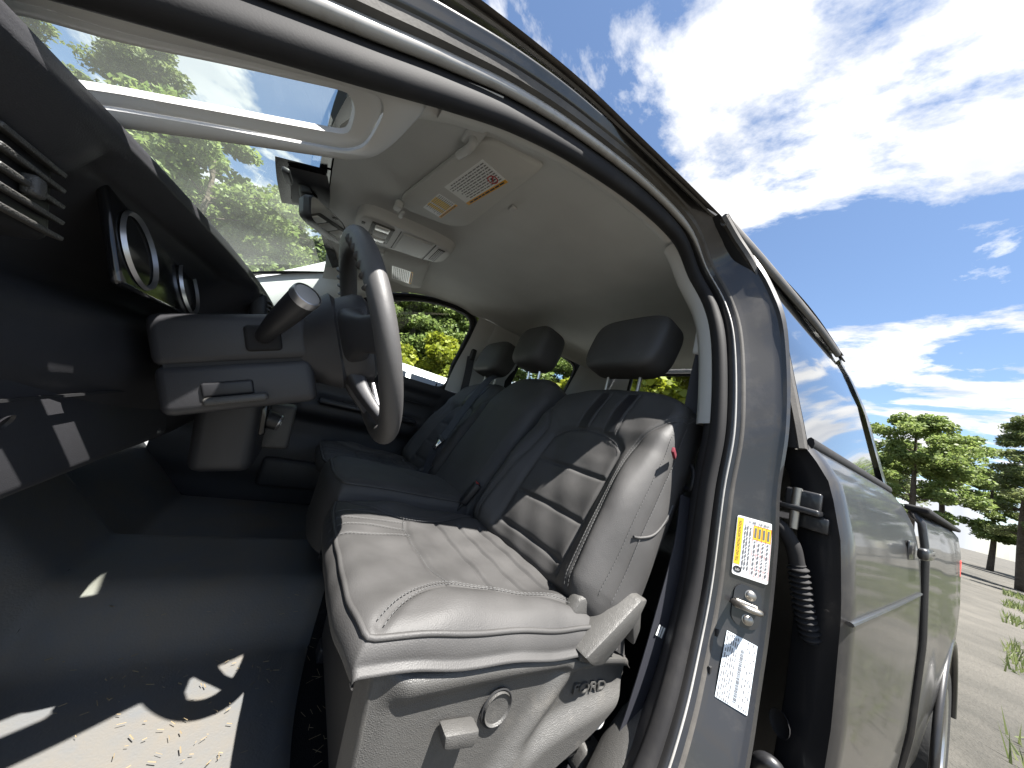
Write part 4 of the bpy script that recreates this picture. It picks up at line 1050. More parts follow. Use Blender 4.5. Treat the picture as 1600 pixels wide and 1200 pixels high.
# ================================================================== seats
def seam_dist(X, Y, seams):
    """distance of every (X, Y) to the nearest of the polylines, with their depth"""
    out = np.zeros_like(X)
    for pts, depth, wid in seams:
        P = np.array(pts); d = np.full(X.shape, 9.)
        for a, b in zip(P[:-1], P[1:]):
            ab = b - a; l2 = ab @ ab + 1e-12
            t = np.clip(((X - a[0]) * ab[0] + (Y - a[1]) * ab[1]) / l2, 0, 1)
            d = np.minimum(d, np.hypot(X - a[0] - t * ab[0], Y - a[1] - t * ab[1]))
        out = np.minimum(out, -depth * np.exp(-(d / wid) ** 2)) if depth > 0 else np.maximum(out, -depth * np.exp(-(d / wid) ** 2))
    return out
class Pad:
    """an upholstered slab: rounded box over (x, y) with a height map, seams pressed in"""
    def __init__(s, W, L, r, wall, h, mtx, wf=None, er=.04, ewall=.10, sr=.0, swall=0., c=.03, y0=0., nq=150, nl=150, seams=(), slant=0., cap=None):
        s.W, s.L, s.r, s.h, s.wf, s.er, s.c, s.y0, s.m, s.sr = W, L, r, h, wf or (lambda y: W + 0 * y), er, c, y0, mtx, sr
        # samples along each direction: (coordinate, drop)
        def prof(half_flat0, r0, w0, flat, r1, w1, n):
            tot = w0 + r0 * math.pi / 2 + flat + r1 * math.pi / 2 + w1; P = []
            for t in np.linspace(0, tot, n):
                if t < w0: P.append((0., r0 + (w0 - t)))
                elif t < w0 + r0 * math.pi / 2: a = (t - w0) / r0; P.append((r0 - r0 * math.cos(a), r0 - r0 * math.sin(a)))
                elif t < w0 + r0 * math.pi / 2 + flat: P.append((r0 + t - w0 - r0 * math.pi / 2, 0.))
                elif t < w0 + r0 * math.pi / 2 + flat + r1 * math.pi / 2: a = (t - w0 - r0 * math.pi / 2 - flat) / r1; P.append((r0 + flat + r1 * math.sin(a), r1 - r1 * math.cos(a)))
                else: P.append((r0 + flat + r1, r1 + t - (w0 + r0 * math.pi / 2 + flat + r1 * math.pi / 2)))
            return np.array(P)
        q = prof(0, r, wall, 2 * (W - r), r, wall, nq); q[:, 0] -= W
        l = prof(0, max(sr, 1e-6), swall, L - er - sr, er, ewall, nl)
        XX, YY = np.meshgrid(q[:, 0], l[:, 0], indexing='ij'); DX, DY = np.meshgrid(q[:, 1], l[:, 1], indexing='ij')
        Yn = YY - c * np.abs(XX / W) ** 4 * np.clip(YY / L, 0, 1) ** 3
        if sr: Yn = Yn + c * .6 * np.abs(XX / W) ** 4 * np.clip(1 - YY / L, 0, 1) ** 6
        Y = Yn + y0; X = XX * s.wf(Y) / W
        Y = Y - slant * np.maximum(0, DY - er) * (YY > L * .5)
        top = np.clip(1 - (DX + DY) / (r * 1.4), 0, 1)
        Z = h(X, Y) - (np.minimum((DX ** 4 + DY ** 4) ** .25, cap) if cap else (DX ** 4 + DY ** 4) ** .25)
        bulge = np.sin(np.clip((DX - r) / max(wall, .01), 0, 1) * math.pi) * .010
        X = X + np.sign(XX) * bulge
        Z = Z + seam_dist(X, Y, seams) * top
        s.shape = X.shape; s.X, s.Y, s.Z, s.DX = X, Y, Z, DX
        s.V = [tuple(mtx @ Vector((a, b, d))) for a, b, d in zip(X.ravel(), Y.ravel(), Z.ravel())]
        s.F = grid_faces(*X.shape)
    def drop(s, x, y):
        w_ = float(s.wf(np.array(y))); x0 = abs(x) * s.W / w_; yy = y - s.y0 + s.c * (x0 / s.W) ** 4 * min(max((y - s.y0) / s.L, 0), 1) ** 3
        d = 0.; d2 = 0.
        if x0 > s.W - s.r: k = min((x0 - s.W + s.r) / s.r, 1); d += s.r * (1 - math.sqrt(max(0, 1 - k * k)))
        if yy > s.L - s.er: k = min((yy - s.L + s.er) / s.er, 1); d2 += s.er * (1 - math.sqrt(max(0, 1 - k * k)))
        if s.sr and yy < s.sr: k = min((s.sr - yy) / s.sr, 1); d2 += s.sr * (1 - math.sqrt(max(0, 1 - k * k)))
        return (d ** 4 + d2 ** 4) ** .25
    def at(s, x, y, lift_=0.): return s.m @ Vector((x, y, float(s.h(np.array(x), np.array(y))) - s.drop(x, y) + lift_))
    def contour(s, D, ystart, n=14):
        """line round the edge of the top at a constant drop D"""
        kk = lambda d, r: math.sqrt(max(0, 1 - (1 - min(d, r) / r) ** 2)); H = []
        xe = s.W - s.r + s.r * kk(D, s.r)
        yend = s.L - s.er
        for t in np.linspace(ystart - s.y0, yend, 16): H.append((xe, t))
        for a in np.linspace(0, math.pi / 2, n)[1:]: H.append((s.W - s.r + s.r * kk(D * math.cos(a) ** .5 if a < 1.57 else 0, s.r), s.L - s.er + s.er * kk(D * math.sin(a) ** .5, s.er)))
        for t in np.linspace(H[-1][0], 0, 14)[1:]: H.append((t, H[-1][1]))
        F = []
        for x0, yy in H:
            y = yy + s.y0 - s.c * (x0 / s.W) ** 4 * min(max(yy / s.L, 0), 1) ** 3; F.append((x0 * float(s.wf(np.array(y))) / s.W, y))
        return [(-a, b) for a, b in F] + F[::-1][1:]
    def obj(s, name, mat, parent): return meshobj(name, s.V, s.F, mat, parent)
def stitches(name, pad, lines, mat, parent, gap=.0075, on=.0048, rad=.0007, lift_=.0006):
    parts_ = []
    for pts in lines:
        P = cr_pts(np.array(pts), 400); d = np.concatenate([[0], np.cumsum(np.linalg.norm(np.diff(P, axis=0), axis=1))]); t = 0
        while t + on < d[-1]:
            pp = [pad.at(float(np.interp(q, d, P[:, 0])), float(np.interp(q, d, P[:, 1])), lift_ if k != 1 else lift_ + .0004) for k, q in enumerate((t, t + on / 2, t + on))]
            parts_.append(tube_geo(pp, rad, 5, caps=False)); t += gap
    o = multi(name, parts_, mat, parent); o['kind'] = 'stuff'; return o
def para(pts, d):
    P = cr_pts(np.array(pts, float), 24); T = np.gradient(P, axis=0); T /= np.linalg.norm(T, axis=1)[:, None]
    return np.stack([P[:, 0] - T[:, 1] * d, P[:, 1] + T[:, 0] * d], 1)
def pipe(name, pad, pts, mat, parent, r=.0032, lift_=.0005):
    P = cr_pts(np.array(pts, float), 140); return tube(name, [pad.at(a, b, lift_) for a, b in P], r, mat, parent, seg=8)
def mir(pts): return [(-a, b) for a, b in pts]

def make_seat(x0, name, label, hi=True):
    se = empty(name, (x0, .1, 0), label, 'seat')
    nq = 210 if hi else 110
    # ---------------- cushion
    bol = [(-.236, .398), (-.208, .370), (-.178, .325), (-.150, .262), (-.160, .19), (-.190, .118), (-.212, .06), (-.222, .01)]
    arc = [(-.150, .262), (-.09, .278), (.0, .286), (.09, .278), (.150, .262)]
    tr = [[(-.156, y - .004), (0, y), (.156, y - .004)] for y in (.180, .108, .040)]
    stripes = [[(x, .285 if abs(x) < .1 else .275), (x, .36), (x, .44)] for x in (.036, .082, -.036, -.082)]
    if hi: stripes = [[(x, .285 if abs(x) < .1 else .272), (x, .36), (x, .44)] for x in (.036, .080, .120, .160)]
    seams = [(cr_pts(np.array(bol), 24), .0065, .009), (cr_pts(np.array(mir(bol)), 24), .0065, .009), (cr_pts(np.array(arc), 16), .006, .008)]
    seams += [(np.array(t), .0075, .0058) for t in tr] + [(np.array(t), .0025, .005) for t in stripes]
    def hc(x, y):
        b = np.abs(x); z = .345 + .026 * sstep(y, .02, .40) - .004 * (b / .2) ** 2
        z = z + .020 * np.exp(-((b - .212) / .045) ** 2) * (1 - .75 * sstep(y, .26, .42)) * sstep(y, -.05, .06)
        z = z + .0014 * np.cos((y - .145) / .072 * 2 * math.pi) * (b < .15) * sstep(.150 - b, 0, .03) * (1 - sstep(y, .24, .27)) * -1
        z = z + .0018 * np.sin(x * 31 + 1.3) * np.sin(y * 27) + .0012 * np.sin(x * 70 + y * 40)
        return z
    cm = Matrix.Translation((x0, 0, 0))
    cu = Pad(.268, .50, .034, .012, hc, cm, wf=lambda y: .268 - .012 * sstep(np.asarray(y), .28, .45), er=.040, ewall=.020, slant=.20, cap=.052, c=.022, y0=-.055, nq=nq, nl=nq, seams=seams)
    co = cu.obj('cushion', 'leather', se)
    lines = [para(bol, .0055), para(bol, -.0055), para(mir(bol), .0055), para(mir(bol), -.0055), para(arc, .0055)]
    for t in stripes: lines.append(t)
    if hi: stitches('stitching', cu, lines, 'thread', co)
    tube('piping', cr_pts([cu.at(a, b, .0006) for a, b in cu.contour(.0105, .012)], 160), .0042, 'leather', co, seg=8)
    # ---------------- backrest
    RB = R(24); o_ = Vector((x0, .0, .340))
    bm_ = Matrix(((1, 0, 0, o_.x), (0, -math.sin(RB), math.cos(RB), o_.y), (0, math.cos(RB), math.sin(RB), o_.z), (0, 0, 0, 1)))
    bol = [(-.252, .500), (-.205, .435), (-.176, .380), (-.172, .310), (-.182, .215), (-.194, .12), (-.200, .02)]
    top = [(-.134, .352), (-.10, .380), (-.04, .396), (.04, .396), (.10, .380), (.134, .352)]
    side = [(-.134, .352), (-.136, .26), (-.138, .15), (-.142, .03)]
    tr = [[(-.136, s), (0, s + .003), (.136, s)] for s in (.265, .147, .050)]
    stripes = [[(x, .395), (x, .47), (x, .548)] for x in (-.092, -.046, .010, .056)]
    wide = [[(x, .40), (x, .47), (x, .545)] for x in (-.069, .033)]
    seams = [(cr_pts(np.array(q), 24), .0055, .008) for q in (bol, mir(bol))] + [(cr_pts(np.array(q), 18), .006, .008) for q in (top, side, mir(side))]
    seams += [(np.array(t), .0065, .0055) for t in tr] + [(np.array(t), .003, .005) for t in stripes]
    outer = [(-.243, .46), (-.250, .35), (-.256, .2), (-.256, .04)]
    seams += [(cr_pts(np.array(q), 20), .0035, .006) for q in (outer, mir(outer))]
    def hb(x, s):
        b = np.abs(x); z = .010 * sstep(s, .36, .42) - .02 * sstep(s, .45, .58)
        z = z + (.052 * np.exp(-((b - .205) / .055) ** 2) + .004) * (1 - sstep(s, .20, .52)) * sstep(s, -.06, .05)
        z = z + .004 * np.exp(-((s - .16) / .10) ** 2) * (b < .14) * sstep(.145 - b, 0, .04)
        z = z - .05 * sstep(-s, -.02, .06)
        z = z + .0016 * np.cos((s - .206) / .115 * 2 * math.pi) * sstep(.140 - b, 0, .03) * (1 - sstep(s, .30, .34))
        z = z + .0016 * np.sin(x * 29 + .4) * np.sin(s * 23) + .0010 * np.sin(x * 60 - s * 44)
        return z
    wf = lambda s: np.interp(np.asarray(s), [-.06, .05, .25, .40, .50, .58], [.250, .262, .258, .252, .240, .212])
    ba = Pad(.262, .645, .036, .085, hb, bm_, wf=wf, er=.050, ewall=.08, sr=.03, swall=.05, c=.055, y0=-.055, nq=nq, nl=nq, seams=seams)
    bo = ba.obj('backrest', 'leather', se)
    if hi:
        lines = [para(bol, .0055), para(bol, -.0055), para(mir(bol), .0055), para(mir(bol), -.0055), para(top, -.0055), para(outer, .004), para(outer, -.006), para(mir(outer), .005)] + stripes
        stitches('stitching', ba, lines, 'thread', bo)
    else:
        stitches('stitching', ba, stripes + [para(top, -.005)], 'thread', bo, gap=.012, on=.010, rad=.0010)
    for t in wide:
        P = cr_pts(np.array(t), 10); V = [ba.at(float(a) + d, float(b), .0012) for a, b in P for d in (-.015, -.008, 0, .008, .015)]
        meshobj('stripe_panel', V, grid_faces(10, 5), 'leather_dark', bo)
    bk = [bm_ @ Vector((a, b, c_)) for a, b, c_ in ((-.225, -.03, -.115), (.225, -.03, -.115), (.20, .50, -.10), (-.20, .50, -.10))]
    prism('back_shell', bk, bm_.to_3x3() @ Vector((0, 0, .03)), 'dash_black', se, .012)
    # ---------------- headrest
    hc_ = Vector((x0 + .012, -.272, 1.000)); hm = Matrix.Rotation(R(12), 3, 'X')
    def headrest(c, w_, h_, d_, parent, tilt=hm):
        nu, nv = 56, 36; V = []
        for i in range(nu):
            a = 2 * math.pi * i / nu
            for j in range(nv):
                t = -math.pi / 2 + math.pi * j / (nv - 1); ct, st = math.cos(t), math.sin(t); e = .37
                c_, s_ = math.copysign(abs(math.cos(a)) ** e, math.cos(a)), math.copysign(abs(math.sin(a)) ** e, math.sin(a))
                k = abs(ct) ** .34
                z = math.copysign(abs(st) ** .62, st) * h_ / 2
                wdt = w_ / 2 * (1 + .05 * z / h_) ; x = c_ * k * wdt; y = s_ * k * d_ / 2
                y += .020 * (z / h_) * -1 + .006 * (1 - (x / wdt) ** 2)
                V.append(c + tilt @ Vector((x, y, z)))
        ho = meshobj('headrest', V, grid_faces(nu, nv, closed_u=True), 'leather', parent)
        return ho
    ho = headrest(hc_, .285, .200, .125, se)
    for sx in (-1, 1):
        ln = []
        for dxs in (-.003, .003):
            P = [hc_ + hm @ Vector((sx * (.098 + dxs + .012 * (z / .1)), .0585 - .016 * (z / .1) * 1 - .045 * max(0, abs(z) - .06) / .04 * max(0, abs(z) - .06) / .04, z)) for z in np.linspace(-.078, .085, 20)]
            ln.append(tube_geo(P, .0009, 5))
        if hi: multi('stitching', ln, 'thread', ho)['kind'] = 'stuff'
        tube('post', [(x0 + .012 + sx * .062, -.262, .83), (x0 + .012 + sx * .062, -.266, .95)], .0055, 'steel', ho, seg=12)
    return se, cu, ba, bm_
XD, XP = -.038, .862
driver, dcu, dba, dbm = make_seat(XD, 'bucket_seat', 'driver seat in black leather covers, its cushion in bright sun')
passenger, pcu, pba, pbm = make_seat(XP, 'bucket_seat', 'passenger seat in black leather covers against the far door', hi=False)
# red maker tag on the driver backrest
tg = dbm @ Vector((-.266, .375, .012))
rbox('cover_tag', tg, (.006, .012, .034), 'red_cloth', driver, .001, rot=basis((.9, .3, 0), (0, -.4, .9)) @ Matrix.Rotation(R(0), 3, 'Z'))
# airbag slit pocket on the side of the driver backrest
def side_at(s_, n_, d=.0):
    d_ = float(dba.h(np.array(-.255), np.array(s_))) - n_; return -(float(dba.wf(np.array(s_))) + math.sin(min(max((d_ - .036) / .085, 0), 1) * math.pi) * .010 + d)
sl = np.array([(side_at(b, c, .0006), b, c) for b, c in cr_pts([(.285, -.062), (.245, -.058), (.205, -.040), (.180, -.012), (.172, .008)], 30)])
tube('airbag_slit', [dbm @ Vector(p) for p in sl], .0026, 'leather', driver, seg=8)
tube('airbag_slit_gap', [dbm @ Vector((p[0] + .0015, p[1] + .004, p[2] - .003)) for p in sl[:16]], [.0005] + [.0045] * 10 + [.0035, .0025, .0015, .001, .0005], 'black', driver, seg=8)

# ---------------- driver seat side trim
tr_top = [(.392, .318), (.36, .318), (.22, .312), (.10, .302), (.055, .297), (.02, .286), (-.02, .282), (-.09, .270), (-.112, .255)]
tr_bot = [(.372, .050), (.32, .055), (.24, .075), (.14, .108), (.05, .138), (.0, .155), (-.05, .178), (-.09, .205), (-.114, .235)]
def trim_relief(y, z, b):
    r = .014 * float(sstep(b, .84, .93)) * (1 - .5 * float(sstep(b, .97, 1.0))) * (1 - float(sstep(y, .345, .385)))
    # diagonal ridge from the rear ledge down to the front foot
    zr = np.interp(y, [-.115, -.03, .03, .09, .16, .24, .30, .42], [.205, .196, .188, .176, .140, .105, .082, .06])
    r += .020 * float(sstep(zr - z, -.030, .008))
    zr2 = np.interp(y, [.0, .04, .075, .12, .18, .42], [.40, .285, .255, .21, .16, .0])
    r += .014 * float(sstep(zr2 - z, -.020, .016)) * (1 - float(sstep(-y, -.085, -.03))) * 0
    r += .012 * math.exp(-((y - .075 - (z - .25) * -.9) / .020) ** 2) * float(sstep(z, .13, .17)) * (1 - float(sstep(b, .85, .95)))
    r -= .006 * float(sstep(y, .360, .392))
    return r
trp = np.array([cr_pts(np.array(tr_bot), 80), cr_pts(np.array(tr_top), 80)])
V = []
for i in range(80):
    for j in range(44):
        b = j / 43; p = trp[0][i] * (1 - b) + trp[1][i] * b
        V.append((-.298 - trim_relief(p[0], p[1], b), p[0], p[1]))
    t = trp[1][i]; V += [(-.294, t[0], t[1] + .004), (-.26, t[0], t[1] + .006)]
trimo = meshobj('side_trim', V, grid_faces(80, 46), 'plastic', driver, auto=60)
V = []
for j in range(44):
    b = j / 43; p = trp[0][0] * (1 - b) + trp[1][0] * b
    V += [(-.298 - trim_relief(p[0], p[1], b), p[0], p[1]), (-.293, p[0] + .003, p[1]), (-.285, p[0] + .006, p[1]), (-.235, p[0] + .007, p[1])]
meshobj('trim_front', V, grid_faces(44, 4), 'plastic', trimo)
V = []
for j in range(44):
    b = j / 43; p = trp[0][-1] * (1 - b) + trp[1][-1] * b; V += [(-.298 - trim_relief(p[0], p[1], b), p[0], p[1]), (-.29, p[0] - .008, p[1]), (-.22, p[0] - .01, p[1])]
meshobj('trim_rear', V, grid_faces(44, 3), 'plastic', trimo)
prism('trim_ledge', [(-.318, .050, .294), (-.318, .0, .281), (-.318, -.085, .269), (-.310, -.108, .254), (-.25, -.108, .262), (-.25, .050, .305)], (0, 0, .012), 'plastic', trimo, .004)
prism('power_switch', [(-.300, .292, .250), (-.300, .236, .243), (-.300, .240, .222), (-.300, .288, .230)], (-.026, 0, 0), 'plastic', trimo, .005)
km = place((-.300, .196, .246), basis((0, 1, 0), (0, 0, 1)) @ Matrix.Rotation(R(180), 3, 'X'))
kn2 = lathe('lumbar_knob', [(0, .0), (.020, .001), (.0225, .004), (.0235, -.004)], 'plastic', trimo, place((-.302, .196, .243), basis((0, 0, 1), (0, 1, 0))), seg=36)
tube('knob_groove', [(-.3015, .196 + .0255 * math.cos(a), .243 + .0255 * math.sin(a)) for a in np.linspace(0, 2 * math.pi, 40, endpoint=False)], .0016, 'black', trimo, seg=6, closed=True)
lm_ = place((-.3005, -.014, .2300), basis((0, -1, -.10), (0, -.10, 1)))
textobj('raised_lettering', 'FORD', .024, 'plastic', trimo, lm_, extrude=.0022, sx=1.45)
# recline lever
prism('recline_lever', [(-.275, .056, .310), (-.275, .030, .292), (-.275, .005, .290), (-.275, -.075, .352), (-.275, -.098, .395), (-.275, -.075, .396), (-.275, -.03, .365)], (-.058, 0, 0), 'plastic', driver, .006)
prism('lever_stem', [(-.27, -.075, .36), (-.27, -.098, .39), (-.27, -.112, .33), (-.27, -.100, .30)], (-.05, 0, 0), 'plastic', driver, .004)
prism('hinge_cover', [(-.25, .075, .305), (-.25, .02, .30), (-.25, -.04, .38), (-.25, .03, .375)], (-.03, 0, 0), 'plastic', driver, .008)
prism('seat_frame', [(-.26, .36, .05), (-.26, -.12, .06), (-.26, -.10, .28), (-.26, .38, .30)], (.44, 0, 0), 'black', driver, .01)
for sx in (-.21, .21):
    r_ = rbox('seat_rail', (XD + sx, .10, .025), (.045, .52, .035), 'dash_black', driver, .006)
rbox('rail_cover', (-.255, -.105, .055), (.052, .070, .050), 'plastic', driver, .012, rot=Matrix.Rotation(R(18), 3, 'X'))
tube('rail_hook', cr_pts([(-.292, -.035, .172), (-.30, -.045, .158), (-.303, -.062, .156), (-.300, -.075, .168)], 16), .0045, 'trim', driver, seg=8)
prism('seat_frame', [(XP - .22, .36, .05), (XP - .22, -.12, .06), (XP - .22, -.10, .28), (XP - .22, .38, .30)], (.44, 0, 0), 'black', passenger, .01)

# ---------------- middle seat
XM = .415
mid = empty('jump_seat', (XM, .1, 0), 'narrow middle seat in plain black leather between the two front seats', 'seat')
def hm_(x, y): return .388 + .018 * sstep(y, .0, .38) + .008 * (1 - (x / .17) ** 2) + .0012 * np.sin(x * 40) * np.sin(y * 33)
mcu = Pad(.170, .50, .040, .10, hm_, Matrix.Translation((XM, 0, 0)), er=.050, ewall=.14, c=.035, y0=-.055, nq=90, nl=90)
mco = mcu.obj('cushion', 'leather', mid)
tube('piping', cr_pts([mcu.at(a, b, .0006) for a, b in mcu.contour(.012, .02)], 120), .0042, 'leather', mco, seg=8)
def hmb(x, s): return .034 * (1 - sstep(s, .40, .60)) + .012 + .008 * (1 - (x / .18) ** 2) + .0016 * np.sin(x * 33) * np.sin(s * 25)
RB = R(24)
mbm = Matrix(((1, 0, 0, XM), (0, -math.sin(RB), math.cos(RB), .0), (0, math.cos(RB), math.sin(RB), .340), (0, 0, 0, 1)))
mba = Pad(.182, .665, .050, .09, hmb, mbm, wf=lambda s: np.interp(np.asarray(s), [-.05, .3, .5, .6], [.176, .182, .176, .160]), er=.055, ewall=.08, c=.05, y0=-.055, nq=100, nl=100)
mbo = mba.obj('backrest', 'leather', mid)
mh = Vector((XM + .035, -.240, 1.020)); hmm = Matrix.Rotation(R(12), 3, 'X')
nu, nv = 48, 30; V = []
for i in range(nu):
    a = 2 * math.pi * i / nu
    for j in range(nv):
        t = -math.pi / 2 + math.pi * j / (nv - 1); st = math.sin(t); k = abs(math.cos(t)) ** .42; e = .45
        V.append(mh + hmm @ Vector((math.copysign(abs(math.cos(a)) ** e, math.cos(a)) * k * .105, math.copysign(abs(math.sin(a)) ** e, math.sin(a)) * k * .075, math.copysign(abs(st) ** .62, st) * .096)))
mho = meshobj('headrest', V, grid_faces(nu, nv, closed_u=True), 'leather', mid)
for sx in (-.04, .04): tube('post', [(XM + .035 + sx, -.25, .86), (XM + .035 + sx, -.25, .96)], .006, 'chrome', mho, seg=10)
prism('seat_base', [(XM - .14, .36, .10), (XM - .14, -.10, .10), (XM - .14, -.08, .30), (XM - .14, .37, .30)], (.28, 0, 0), 'dash_black', mid, .01)

# ---------------- middle belt and buckles
mb = empty('middle_seat_belt', (.66, -.1, .6), 'dark blue grey seat belt lying across the passenger backrest', 'seat belt')
def pbk(x, s, n): return tuple(Matrix(((1, 0, 0, 0), (0, -math.sin(RB), math.cos(RB), .0), (0, math.cos(RB), math.sin(RB), .340), (0, 0, 0, 1))) @ Vector((x, s, n)))
ribbon('strap', cr_pts([pbk(.742, .595, .02), pbk(.730, .54, .046), pbk(.705, .42, .062), pbk(.672, .28, .075), pbk(.640, .165, .085)], 24), (.95, .2, .2), .046, .0025, 'strap', mb)
ribbon('strap', cr_pts([pbk(.640, .150, .088), pbk(.630, .10, .085), pbk(.615, .03, .07), pbk(.605, -.03, .06)], 14), (.95, .2, .2), .046, .0025, 'strap', mb)
rbox('tongue_grip', pbk(.641, .165, .090), (.058, .022, .012), 'dash_black', mb, .004, rot=basis((1, .1, .25), (0, -.4, .9)))
rbox('tongue_blade', pbk(.632, .135, .094), (.030, .045, .003), 'chrome', mb, .001, rot=basis((1, .1, .25), (0, -.4, .9)))
rbox('tongue_slot', pbk(.629, .124, .096), (.011, .009, .003), 'black', mb, .001, rot=basis((1, .1, .25), (0, -.4, .9)))
def buckle(c, rot, label):
    b = empty('belt_buckle', c, label, 'buckle')
    rbox('housing', c, (.038, .024, .080), 'dash_black', b, .006, rot=rot)
    rbox('release_button', Vector(c) + rot @ Vector((0, .003, .037)), (.029, .014, .006), 'red', b, .002, rot=rot)
    rbox('stalk', Vector(c) + rot @ Vector((0, 0, -.055)), (.022, .010, .05), 'dash_black', b, .004, rot=rot)
    return b
buckle((.242, .026, .412), basis((.93, -.30, .08), (.25, .80, .40)), 'black belt buckle with a red button beside the driver seat')
buckle((.645, .050, .385), basis((.9, -.3, 0), (.2, .6, .7)), 'black belt buckle with a red button beside the passenger seat')
pb = empty('passenger_seat_belt', (1.15, -.26, .9), 'dark seat belt at the pillar beyond the passenger headrest', 'seat belt')
rbox('belt_guide', (1.128, -.235, 1.035), (.030, .035, .075), 'dash_black', pb, .010)
ribbon('strap', cr_pts([(1.125, -.225, 1.02), (1.120, -.235, .90), (1.135, -.245, .75), (1.15, -.24, .5)], 18), (.3, .9, 0), .045, .0025, 'strap', pb)

# ---------------- rear bench
rb = empty('rear_bench', (XC, -1.15, 0), 'dark rear bench seat behind the front seats', 'seat')
for x in (.0, .43, .86):
    Pm = Matrix(((1, 0, 0, x), (0, -math.sin(R(18)), math.cos(R(18)), -1.02), (0, math.cos(R(18)), math.sin(R(18)), .36), (0, 0, 0, 1)))
    p_ = Pad(.205, .52, .04, .06, lambda a, b: .02 * (1 - (a / .2) ** 2) + 0 * b, Pm, er=.05, ewall=.05, c=.04, y0=0, nq=40, nl=40)
    p_.obj('backrest', 'leather', rb)
    p2_ = Pad(.205, .46, .04, .12, lambda a, b: .38 + 0 * a, Matrix.Translation((x, -1.05, 0)), er=.05, ewall=.15, c=.03, y0=0, nq=36, nl=36)
    p2_.obj('cushion', 'leather', rb)
for x in (.06, .80):
    V = []
    for i in range(32):
        a = 2 * math.pi * i / 32
        for j in range(20):
            t = -math.pi / 2 + math.pi * j / 19; k = abs(math.cos(t)) ** .42
            V.append((x + math.copysign(abs(math.cos(a)) ** .45, math.cos(a)) * k * .12, -1.235 + math.copysign(abs(math.sin(a)) ** .45, math.sin(a)) * k * .05, .955 + math.copysign(abs(math.sin(t)) ** .6, math.sin(t)) * .075))
    meshobj('headrest', V, grid_faces(32, 20, closed_u=True), 'leather', rb)

# ================================================================== outside
g = bpy.data.materials.new('ground'); g.use_nodes = True; t = g.node_tree; b = t.nodes['Principled BSDF']; b.inputs['Roughness'].default_value = .95
tcn = N(t, 'ShaderNodeTexCoord'); nz = N(t, 'ShaderNodeTexNoise'); nz.inputs['Scale'].default_value = .5; nz.inputs['Detail'].default_value = 12; nz.inputs['Roughness'].default_value = .7
t.links.new(tcn.outputs['Object'], nz.inputs[0]); rp = N(t, 'ShaderNodeValToRGB'); rp.color_ramp.elements[0].color = (.036, .034, .028, 1); rp.color_ramp.elements[1].color = (.085, .078, .066, 1)
rp.color_ramp.elements[0].position = .35; rp.color_ramp.elements[1].position = .65
t.links.new(nz.outputs[0], rp.inputs[0]); t.links.new(rp.outputs[0], b.inputs['Base Color'])
nb = N(t, 'ShaderNodeTexNoise'); nb.inputs['Scale'].default_value = 40; nb.inputs['Detail'].default_value = 4; t.links.new(tcn.outputs['Object'], nb.inputs[0])
bp_ = N(t, 'ShaderNodeBump'); bp_.inputs['Distance'].default_value = .02; t.links.new(nb.outputs[0], bp_.inputs['Height']); t.links.new(bp_.outputs[0], b.inputs['Normal'])
MT['ground'] = g
gr = meshobj('ground', [(-800, -800, -.65), (800, -800, -.65), (800, 800, -.65), (-800, 800, -.65)], [(0, 1, 2, 3)], 'ground', smooth=False); tag(gr, kind='structure')

